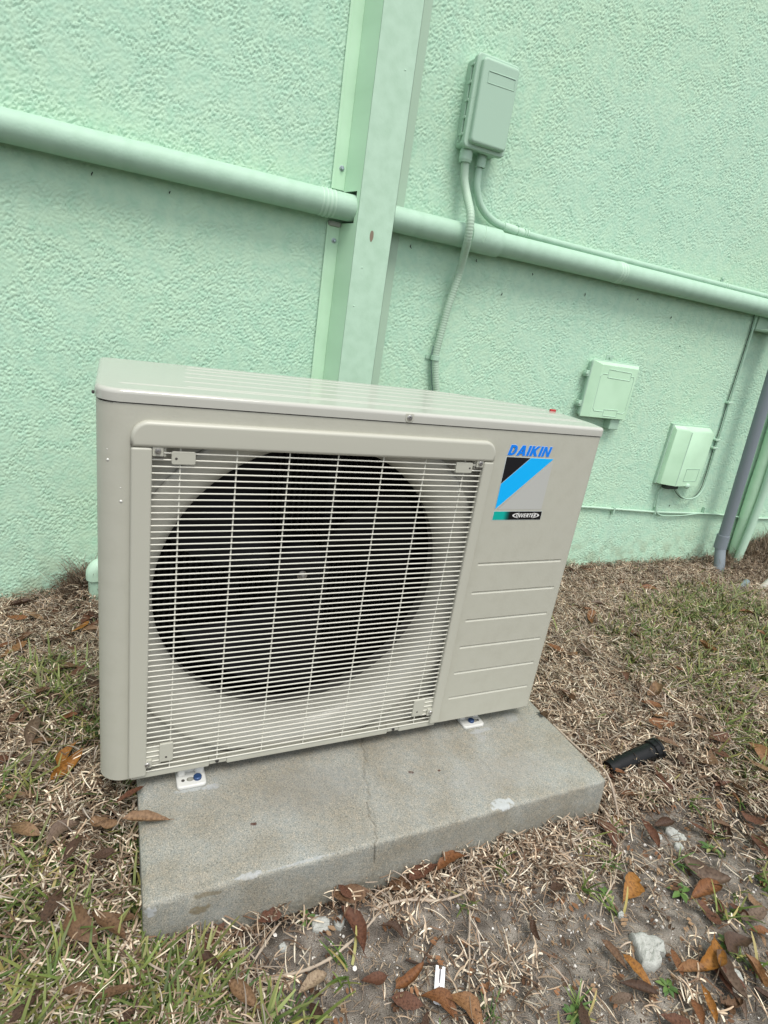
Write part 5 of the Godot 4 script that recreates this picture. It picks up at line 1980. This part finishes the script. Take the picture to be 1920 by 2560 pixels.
const LEAVES := [[-0.181,-0.7,-26,0.036,0],[-0.181,-0.639,26,0.036,1],[-0.146,-0.639,43,0.039,2],[-0.04,-0.612,-76,0.055,3],[-0.023,-0.612,51,0.025,0],[-0.051,-0.565,-47,0.037,4],[-0.027,-0.574,-45,0.032,3],[-0.028,-0.544,-6,0.028,2],[-0.168,-0.488,-62,0.069,5],[-0.154,-0.533,-53,0.032,6],[-0.102,-0.526,0,0.027,0],[-0.19,-0.511,-31,0.014,1],[-0.066,-0.374,-10,0.052,6],[-0.047,-0.362,-53,0.03,3],[-0.165,-0.339,-66,0.025,7],[-0.088,-0.29,8,0.037,0],[-0.099,-0.303,-31,0.015,6],[-0.13,-0.246,-62,0.031,3],[-0.052,-0.218,-18,0.011,1],[-0.104,-0.198,-85,0.057,7],[-0.086,-0.17,1,0.023,6],[-0.104,-0.135,44,0.026,7],[-0.049,-0.107,-52,0.054,4],[-0.048,-0.13,-64,0.037,4],[-0.019,-0.321,66,0.032,0],[-0.036,-0.233,-58,0.02,0],[-0.024,-0.241,43,0.019,0],[-0.058,-0.466,30,0.013,3],[-0.103,-0.056,8,0.033,2],[-0.092,-0.002,40,0.038,2],[-0.046,0.023,-35,0.038,7],[-0.031,0.046,-58,0.029,0],[0.007,0.019,30,0.031,2],[0.058,0.06,12,0.048,2],[0.039,0.008,-21,0.027,3],[-0.013,0.148,66,0.054,6],[0.012,0.162,54,0.048,6],[-0.052,0.119,-65,0.033,0],[0.025,0.155,18,0.022,6],[-0.069,0.229,-45,0.024,0],[-0.02,0.229,19,0.024,6],[0.02,0.242,-2,0.029,6],[0.125,0.229,56,0.031,0],[0.131,0.185,-35,0.03,3],[0.156,0.278,57,0.039,2],[0.323,0.174,7,0.04,6],[0.314,0.193,73,0.017,3],[0.31,0.238,84,0.052,3],[0.241,0.284,-17,0.031,8],[0.316,0.303,6,0.024,3],[0.234,0.319,84,0.024,0],[0.032,0.267,-46,0.017,0],[0.206,0.187,1,0.022,3],[0.004,0.065,-10,0.016,0],[0.408,0.201,-10,0.052,6],[0.488,0.18,-6,0.043,1],[0.441,0.179,-7,0.039,3],[0.36,0.317,-16,0.038,1],[0.345,0.34,30,0.026,3],[0.381,0.358,52,0.041,1],[0.407,0.375,57,0.046,5],[0.362,0.257,47,0.026,0],[0.786,0.22,79,0.047,3],[0.757,0.309,-29,0.049,4],[0.65,0.382,76,0.029,6],[0.665,0.414,85,0.041,4],[0.649,0.428,37,0.035,0],[0.741,0.435,10,0.039,5],[0.785,0.426,-21,0.06,4],[0.729,0.421,119,0.025,1],[0.781,0.454,112,0.035,3],[0.794,0.46,110,0.05,7],[0.833,0.466,116,0.039,5],[0.877,0.357,1,0.057,1],[0.92,0.236,2,0.041,0],[0.911,0.329,51,0.06,7],[0.843,0.385,93,0.03,3],[0.846,0.437,2,0.046,0],[0.67,0.475,39,0.032,3],[0.698,0.477,115,0.018,1],[0.727,0.473,115,0.03,4],[1.049,0.333,120,0.047,3],[0.981,0.267,61,0.035,3],[0.872,0.245,106,0.043,3],[1.02,0.275,47,0.019,6],[0.552,0.429,116,0.02,0],[0.614,0.43,6,0.019,7],[0.915,0.41,3,0.042,7],[0.903,0.429,27,0.021,1],[0.637,0.277,1,0.014,0],[0.559,0.322,105,0.016,0],[1.733,-0.53,21,0.087,1],[1.393,-0.443,17,0.056,7],[1.275,-0.34,-38,0.134,5],[1.318,-0.399,86,0.033,1],[1.045,-0.228,58,0.042,1],[1.071,-0.201,-13,0.029,5],[1.103,-0.195,91,0.037,7],[1.167,-0.032,-28,0.07,2],[1.125,0.007,28,0.038,1],[1.114,0.042,-3,0.032,5],[1.095,0.06,14,0.055,1],[1.212,0.07,53,0.028,2],[1.117,0.156,-17,0.066,6],[1.167,0.15,85,0.034,3],[1.207,0.123,4,0.05,3],[1.07,0.105,51,0.04,6],[0.907,0.129,38,0.018,1],[1.054,0.143,66,0.024,0],[0.984,0.162,106,0.023,3],[1.263,0.17,106,0.049,5],[1.222,0.201,70,0.046,2],[1.899,-0.289,36,0.038,1],[2.087,-0.536,97,0.046,1],[1.983,-0.499,-19,0.073,5],[1.351,-0.251,83,0.037,6],[1.521,-0.149,95,0.047,5],[1.135,-0.092,107,0.027,3],[0.927,-0.059,97,0.038,6],[1.429,-0.055,-4,0.042,3],[1.321,-0.093,53,0.026,1],[1.465,0.033,1,0.053,7],[1.363,0.052,87,0.021,6],[1.534,-0.707,77,0.036,0],[1.611,-0.722,22,0.043,3],[1.87,-0.607,69,0.026,0],[1.792,-0.171,93,0.023,1],[1.14,-0.051,129,0.023,0]]

const ORD := ["first", "second", "third", "fourth", "fifth", "sixth", "seventh", "eighth", "ninth", "tenth", "eleventh", "twelfth", "thirteenth", "fourteenth", "fifteenth", "sixteenth"]

func build_leaves() -> void:
	var meshes := []
	for k in 18:
		meshes.append(leaf_mesh(k))
	var kinds := {}
	for q in LEAVES:
		var key: String = TONE[q[4]] + " fallen leaf " + leaf_zone(q[0], q[1])
		if not kinds.has(key):
			kinds[key] = []
		kinds[key].append(q)
	for key in kinds:
		kinds[key].sort_custom(func(a, b): return across(a) < across(b))
	for q in LEAVES:
		var key: String = TONE[q[4]] + " fallen leaf " + leaf_zone(q[0], q[1])
		var l: float = clampf(0.012 + q[3] * 1.08, 0.030, 0.078)
		var label := ordered(key, q, kinds[key])
		place_leaf(meshes[rng.randi() % 18], q[0], q[1], -deg_to_rad(q[2]), l, q[4], label, "fallen leaves on the ground", 0.26, 0.029)
	# smaller crumpled scraps between them
	var scraps := []
	var kin := {}
	while scraps.size() < 166:
		var x := rnd(-0.25, 2.3)
		var z := rnd(-0.76, 0.55)
		if rng.randf() < 0.35:
			x = rnd(0.70, 1.25)
			z = rnd(0.05, 0.5)
		if in_pad(x, z, 0.02) or not in_view(x, z) or hidden(x, z) or x > 1.0 + (0.515 - z) * 1.56:
			continue
		if bare(x, z) > 0.6 and rng.randf() < 0.7:
			continue
		if greenness(x, z) > 0.5 and rng.randf() < 0.6:
			continue
		var tone: int = [0, 0, 3, 3, 6, 6, 7, 1, 5, 2][rng.randi() % 10]
		var q := [x, z, 0, 0, tone]
		scraps.append(q)
		var key: String = TONE[tone] + " crumpled leaf scrap " + leaf_zone(x, z)
		if not kin.has(key):
			kin[key] = []
		kin[key].append(q)
	for key in kin:
		kin[key].sort_custom(func(a, b): return across(a) < across(b))
	for q in scraps:
		var key: String = TONE[q[4]] + " crumpled leaf scrap " + leaf_zone(q[0], q[1])
		place_leaf(meshes[rng.randi() % 18], q[0], q[1], rnd(0, TAU), rnd(0.022, 0.046), q[4], ordered(key, q, kin[key]), "crumpled leaf scraps", 0.55, 0.019)

# how far to the right a spot on the ground is seen
func across(q: Array) -> float:
	var cam: Camera3D = get_node("camera")
	var p := cam.transform.affine_inverse() * Vector3(q[0], -0.08, q[1])
	return p.x / -p.z

func ordered(key: String, q: Array, same: Array) -> String:
	if same.size() == 1:
		return "lone " + key
	var at := same.find(q)
	if at == 0:
		return "leftmost " + key
	if at == same.size() - 1:
		return "rightmost " + key
	return key + ", %s from the left" % ORD[mini(at, 15)]

func place_leaf(m: Mesh, x: float, z: float, turn: float, l: float, tone: int, label: String, group: String, tilt: float, lift: float) -> void:
	var o := MeshInstance3D.new()
	o.mesh = m
	o.material_override = M.leaf[tone]
	o.name = numbered("fallen_leaf")
	add_child(o)
	var y := ground_y(x, z) + lift * (0.5 if bare(x, z) > 0.5 else 1.0)
	if in_pad(x, z, 0.012):
		if z > 0.12:
			z = PZ1 + 0.016
			y = ground_y(x, z) + 0.022
		else:
			y = PAD_TOP + 0.008
	var b := Basis(Vector3.UP, turn + (PI if rng.randf() < 0.5 else 0.0)) * Basis(Vector3.RIGHT, rnd(-tilt, tilt)) * Basis(Vector3(0, 0, 1), rnd(-tilt, tilt) * 0.6)
	o.transform = Transform3D(b.scaled_local(Vector3(l, l * 0.8, l * rnd(0.85, 1.15))), Vector3(x, y, z))
	tag(o, label, "leaf", group)

# ---------------------------------------------------------------- stones, weeds, odds and ends
func stone_mesh(k: int, pts2: PackedVector2Array, height: float) -> MB:
	# a broken lump: an outline with a rough, sloping top
	var r := RandomNumberGenerator.new()
	r.seed = 700 + k
	var q := noise(75.0, 700 + k, 4)
	var b := MB.new()
	var c := Vector2.ZERO
	for p in pts2:
		c += p
	c /= pts2.size()
	var ring := PackedVector2Array()
	for j in pts2.size():
		var a := pts2[j]
		var d := pts2[(j + 1) % pts2.size()]
		for s in 4:
			var t := s / 4.0
			ring.append(a.lerp(d, t) + Vector2(r.randf_range(-1, 1), r.randf_range(-1, 1)) * 0.02 * a.distance_to(c))
	var rows := [[1.0, -0.3], [1.03, 0.25], [0.985, 0.7], [0.93, 0.95], [0.85, 1.0], [0.77, 1.03], [0.68, 1.05], [0.59, 1.05], [0.5, 1.05], [0.41, 1.05], [0.32, 1.03], [0.22, 1.02], [0.12, 1.0], [0.0, 1.0]]
	var pts := PackedVector3Array()
	for w in rows:
		for p in ring:
			var g: Vector2 = c + (p - c) * w[0]
			var y: float = height * w[1]
			if w[1] > 0.5:
				y += height * (0.42 * q.get_noise_2d(g.x * 1.6, g.y * 1.6) + 3.0 * (g.x - c.x))
			pts.append(Vector3(g.x, y, g.y))
	b.grid(pts, rows.size(), ring.size(), null, true)
	return b

func build_small_things() -> void:
	# the large white lump
	var big := PackedVector2Array([Vector2(0.702, 0.364), Vector2(0.721, 0.371), Vector2(0.742, 0.389), Vector2(0.733, 0.400), Vector2(0.727, 0.406), Vector2(0.722, 0.401), Vector2(0.713, 0.412), Vector2(0.698, 0.414), Vector2(0.683, 0.405), Vector2(0.692, 0.388)])
	var yb := ground_y(0.71, 0.39)
	var b := stone_mesh(0, big, 0.013)
	var o := part("concrete_chunk", b, M.rock, self, Vector3(0, yb, 0))
	tag(o, "large broken lump of white concrete on the bare sand", "stone")
	var k := 1
	for q in [[0.926, 0.251, 0.013, 0.017, "white stone on the litter right of the pad, largest of its cluster"], [0.888, 0.250, 0.012, 0.009, "white stone at the left of the cluster right of the pad"], [0.934, 0.264, 0.008, 0.009, "small white stone touching the largest one of the cluster"], [0.912, 0.277, 0.010, 0.008, "white stone nearest the camera in the cluster right of the pad"], [0.904, 0.345, 0.026, 0.010, "long white stone partly under a round brown leaf"], [0.275, 0.212, 0.015, 0.014, "square white stone close to the pad's front, left of a reddish leaf"], [0.300, 0.218, 0.009, 0.010, "small white stone just right of the square white one by the pad"], [0.809, 0.457, 0.008, 0.012, "white pebble between brown leaves near the photo's lower right corner"], [0.711, 0.338, 0.006, 0.005, "white pebble in the sand above the large concrete lump"], [0.218, 0.226, 0.006, 0.006, "white pebble below the pad's front left part"]]:
		var ring := PackedVector2Array()
		for j in 7:
			var a := TAU * j / 7
			ring.append(Vector2(q[2] * cos(a) * rnd(0.75, 1.1), q[3] * sin(a) * rnd(0.75, 1.1)))
		var s := stone_mesh(k, ring, 0.006)
		var st := part("white_stone", s, M.rock, self, Vector3(q[0], ground_y(q[0], q[1]) + 0.001, q[1]))
		tag(st, q[4], "stone", "white stones")
		k += 1
	# dark clods
	for q in [[0.535, 0.168, 0.020, 0.030, "dark clod of dirt against the front of the concrete pad"], [1.311, -0.431, 0.045, 0.022, "blackish clump of soil in the dead grass right of the unit"], [1.77, -0.462, 0.03, 0.012, "small black clump at the edge of the green grass"], [0.812, -0.002, 0.010, 0.010, "mossy dark chip at the pad's right edge"]]:
		var ring := PackedVector2Array()
		for j in 8:
			var a := TAU * j / 8
			ring.append(Vector2(q[2] * cos(a) * rnd(0.7, 1.15), q[2] * 0.7 * sin(a) * rnd(0.7, 1.15)))
		var s := stone_mesh(k, ring, q[3])
		var y0 := ground_y(q[0], q[1]) - 0.002
		if q[0] > 0.80 and q[0] < 0.82:
			y0 = PAD_TOP - 0.009
		tag(part("dirt_clod", s, M.clod, self, Vector3(q[0], y0, q[1])), q[4], "clod")
		k += 1
	# white plastic marker
	var mk := thing("plastic_tag", "white plastic marker strip with small print stuck in the soil", "tag", Vector3(0.498, ground_y(0.5, 0.14), 0.14))
	var yt := ground_y(0.5, 0.39)
	mk.position = Vector3(0.394, yt + 0.008, 0.336)
	mk.rotation = Vector3(0.20, -0.55, 0.05)
	var mt := MB.new()
	mt.slab(rounded(-0.0065, -0.019, 0.0065, 0.019, [0.003, 0.003, 0.003, 0.003], 3), FLAT, 0.0, 0.0014, 0.0005, 1)
	part("strip", mt, M.tag, mk)
	for s in [[-0.0043], [0.0043]]:
		var pr := MB.new()
		pr.rbox(Vector3(s[0] - 0.0020, 0.0, -0.0225), Vector3(s[0] + 0.0020, 0.0013, -0.017), 0.0006, 1)
		part("prong", pr, M.tag, mk)
	var pr2 := MB.new()
	for j in 11:
		var w := rnd(0.0004, 0.0009)
		pr2.box(Vector3(-0.0010, 0.0014, -0.013 + j * 0.0014), Vector3(0.0008, 0.0016, -0.020 + j * 0.0022 + w))
	part("print", pr2, M.ink, mk)
	var sm := MB.new()
	sm.tube([Vector3(-0.005, 0.0015, 0.008), Vector3(0.001, 0.0018, 0.006), Vector3(0.005, 0.0015, 0.004)], 0.0009, 5)
	sm.tube([Vector3(-0.004, 0.0015, 0.007), Vector3(0.002, 0.0018, 0.012), Vector3(0.004, 0.0015, 0.015)], 0.0007, 5)
	part("smudge", sm, M.ink, mk)
	# the black pipe end
	var pa := Vector3(0.918, -0.083, 0.112)
	var pb := Vector3(1.030, -0.068, 0.108)
	var bp := thing("black_pipe_end", "black plastic sprinkler body lying in the dead grass right of the pad", "pipe end", pa)
	var ax := (pb - pa).normalized()
	var L := (pb - pa).length()
	var m := MB.new()
	m.lathe(Vector3.ZERO, ax, [Vector2(0.0, -0.02), Vector2(0.0165, -0.02), Vector2(0.0175, 0.0), Vector2(0.0180, L - 0.016)], 28)
	part("barrel", m, M.black_pl, bp)
	var m2 := MB.new()
	m2.lathe(Vector3.ZERO, ax, [Vector2(0.0180, L - 0.017), Vector2(0.0208, L - 0.0155), Vector2(0.0208, L - 0.004), Vector2(0.0222, L - 0.003), Vector2(0.0222, L + 0.003), Vector2(0.0205, L + 0.0045), Vector2(0.015, L + 0.0045), Vector2(0.015, L - 0.004), Vector2(0.0, L - 0.004)], 28)
	var cap := part("cap", m2, M.black_pl, bp)
	for j in 10:
		var a := TAU * j / 10
		var u := ax.cross(Vector3.UP).normalized()
		var w := ax.cross(u)
		var r := u * cos(a) + w * sin(a)
		var g := MB.new()
		g.tube([r * 0.0206 + ax * (L - 0.015), r * 0.0206 + ax * (L - 0.004)], 0.0013, 5)
		part("grip_rib", g, M.black_pl, cap)
	var rg := MB.new()
	rg.lathe(Vector3.ZERO, ax, [Vector2(0.0196, L + 0.0046), Vector2(0.0192, L + 0.0056), Vector2(0.0172, L + 0.0056), Vector2(0.0168, L + 0.0046)], 28)
	part("rim", rg, M.rim_grey, bp)
	# pipes at the right edge of the lawn
	for q in [[Vector3(2.25, -0.085, -0.465), Vector3(2.50, 0.05, -0.50), 0.013, "upper cream plastic pipe slanting into the lawn at the right edge"], [Vector3(2.175, -0.088, -0.385), Vector3(2.40, 0.03, -0.42), 0.011, "lower cream plastic pipe slanting into the lawn at the right edge"]]:
		var p := MB.new()
		p.tube([q[0], q[1]], q[2], 16)
		tag(part("plastic_pipe", p, M.pvc), q[3], "pipe", "cream pipes at the right edge of the lawn")
	var hp := MB.new()
	hp.tube(spline([Vector3(2.16, -0.09, -0.49), Vector3(2.20, -0.075, -0.50), Vector3(2.24, -0.072, -0.515), Vector3(2.27, -0.085, -0.53)], 0.008), 0.012, 14)
	tag(part("hose_piece", hp, M.bluegrey), "short blue grey hose piece lying in straw below the slim green pipe", "hose")
	# woody runners of dead grass
	var runs := [
		[[Vector2(0.345, 0.218), Vector2(0.401, 0.219), Vector2(0.445, 0.235), Vector2(0.481, 0.240), Vector2(0.515, 0.232), Vector2(0.540, 0.222)], 0.0022, "pale dead runner curving along the front of the concrete pad"],
		[[Vector2(0.487, 0.262), Vector2(0.475, 0.28), Vector2(0.462, 0.30), Vector2(0.452, 0.318), Vector2(0.440, 0.332)], 0.0016, "straight tan runner crossing the sand towards the white marker"],
		[[Vector2(0.845, 0.150), Vector2(0.852, 0.187), Vector2(0.838, 0.212), Vector2(0.800, 0.236), Vector2(0.765, 0.262), Vector2(0.731, 0.279)], 0.0019, "dead runner arching from the pad's right corner over the sand"],
		[[Vector2(0.838, 0.205), Vector2(0.80, 0.245), Vector2(0.745, 0.29), Vector2(0.700, 0.312), Vector2(0.676, 0.33)], 0.0015, "thin dead runner below the arching one"],
		[[Vector2(0.175, 0.256), Vector2(0.231, 0.264), Vector2(0.27, 0.262), Vector2(0.297, 0.254), Vector2(0.33, 0.240), Vector2(0.356, 0.225)], 0.0022, "long tan runner across the soil before the pad's left half"],
		[[Vector2(0.160, 0.250), Vector2(0.18, 0.232), Vector2(0.20, 0.214), Vector2(0.222, 0.196)], 0.0018, "tan runner slanting up to the pad's front left of the square stone"],
		[[Vector2(0.822, 0.02), Vector2(0.824, 0.07), Vector2(0.828, 0.11), Vector2(0.832, 0.16), Vector2(0.845, 0.20)], 0.0024, "pale stalk lying along the right edge of the concrete pad"],
		[[Vector2(0.865, 0.385), Vector2(0.868, 0.41), Vector2(0.866, 0.437), Vector2(0.835, 0.47), Vector2(0.79, 0.50)], 0.0010, "thin dark twig at the photo's lower right corner"],
		[[Vector2(0.365, 0.295), Vector2(0.385, 0.305), Vector2(0.405, 0.312)], 0.0016, "short black twig on the sand left of the white marker"],
	]
	for q in runs:
		var p := []
		var y := -1.0
		for v in q[0]:
			y = ground_y(v.x, v.y) + q[1] + 0.004 + 0.004 * absf(sin(v.x * 90.0))
			if v.x > 0.8 and v.y < 0.17 and v.x < 0.84:
				y = maxf(y, PAD_TOP - 0.012)
			p.append(Vector3(v.x, y, v.y))
		var sp := spline(p, 0.004)
		var rad := []
		for j in sp.size():
			rad.append(q[1] * (1.0 + (0.45 if j % 7 == 3 else 0.0)) * lerpf(1.0, 0.7, float(j) / sp.size()))
		var t := MB.new()
		var dark: bool = q[1] < 0.0011 or q[2].begins_with("short black")
		var c := Color(0.40, 0.33, 0.26) if not dark else Color(0.05, 0.035, 0.025)
		t.tint = c
		t.tube(sp, rad, 6)
		if not dark:
			for j in range(3, sp.size() - 2, 7):
				for e in 2:
					blade(t, sp[j], rnd(0, TAU), rnd(0.015, 0.032), 0.0018, rnd(0.0, 0.6), rnd(-1.2, 0.2), dead_color(), dead_color(), 5, rnd(-0.6, 0.6), 0.3)
		tag(part("grass_runner" if not dark else "twig", t, M.dead), q[2], "grass runner" if not dark else "twig", "dead grass runners")
	# green weeds
	var weeds := [[0.839, 0.341, 0.020, 6, "broad leaved green weed beside the long white stone"], [0.838, 0.424, 0.016, 8, "green weed sprig under the orange leaf at the lower right"], [0.962, 0.299, 0.016, 7, "green weed sprig in the litter right of the white stones"], [0.698, 0.436, 0.015, 8, "small green weed just below the large concrete lump"], [0.544, 0.418, 0.013, 8, "tiny green weed in the sand at the photo's bottom edge"], [0.258, 0.198, 0.014, 6, "bright green sprig at the foot of the pad's front"], [0.713, 0.304, 0.013, 6, "green sprig in the sand above the large concrete lump"], [0.345, 0.375, 0.014, 6, "green weed between orange leaves beside the white marker"]]
	for q in weeds:
		var w := thing("weed", q[4], "weed", Vector3(q[0], ground_y(q[0], q[1]) + 0.003, q[1]), "small green weeds in the soil")
		var st := MB.new()
		st.tint = Color(0.12, 0.16, 0.06)
		st.tube([Vector3(0, -0.006, 0), Vector3(0.001, 0.004, 0.001), Vector3(0, q[2] * 0.45, 0)], 0.0009, 5)
		part("stem", st, M.green, w)
		for j in q[3]:
			var a: float = TAU * j / q[3] + rnd(-0.3, 0.3)
			var lm := MB.new()
			var pts := PackedVector3Array()
			var cs := PackedColorArray()
			var g := green_color()
			var ll: float = q[2] * rnd(0.7, 1.15)
			var el := rnd(0.05, 0.55)
			for r in 5:
				var t := r / 4.0
				var ww := ll * 0.24 * sin(PI * clampf(0.12 + 0.86 * t, 0, 1))
				for s in [-1.0, 0.0, 1.0]:
					var d: Vector3 = Vector3(cos(a), 0, sin(a)) * (0.12 + t) * ll * cos(el) + Vector3(-sin(a), 0, cos(a)) * s * ww
					d.y = q[2] * 0.35 * rng.randf() * 0.0 + sin(el) * ll * t - 0.3 * ll * t * t + absf(s) * ww * 0.35 + q[2] * 0.15
					pts.append(d)
					cs.append(g * (1.15 if s == 0.0 else 1.0))
			lm.grid(pts, 5, 3, Vector3.UP, false, PackedVector2Array(), cs)
			part("weed_leaf", lm, M.green, w)
	# a green tuft low at the bottom edge
	var tf := MB.new()
	for j in 16:
		var c := green_color() * 0.8
		blade(tf, Vector3(rnd(-0.006, 0.006), 0, rnd(-0.006, 0.006)), rnd(0, TAU), rnd(0.02, 0.035), 0.0017, rnd(0.3, 1.2), rnd(-0.9, 0.1), c, c, 6, rnd(-0.3, 0.3), 0.2)
	tag(part("grass_tuft", tf, M.green, self, Vector3(0.445, ground_y(0.445, 0.386), 0.386)), "dark green grass tuft right of the white marker near the bottom edge", "grass tuft")
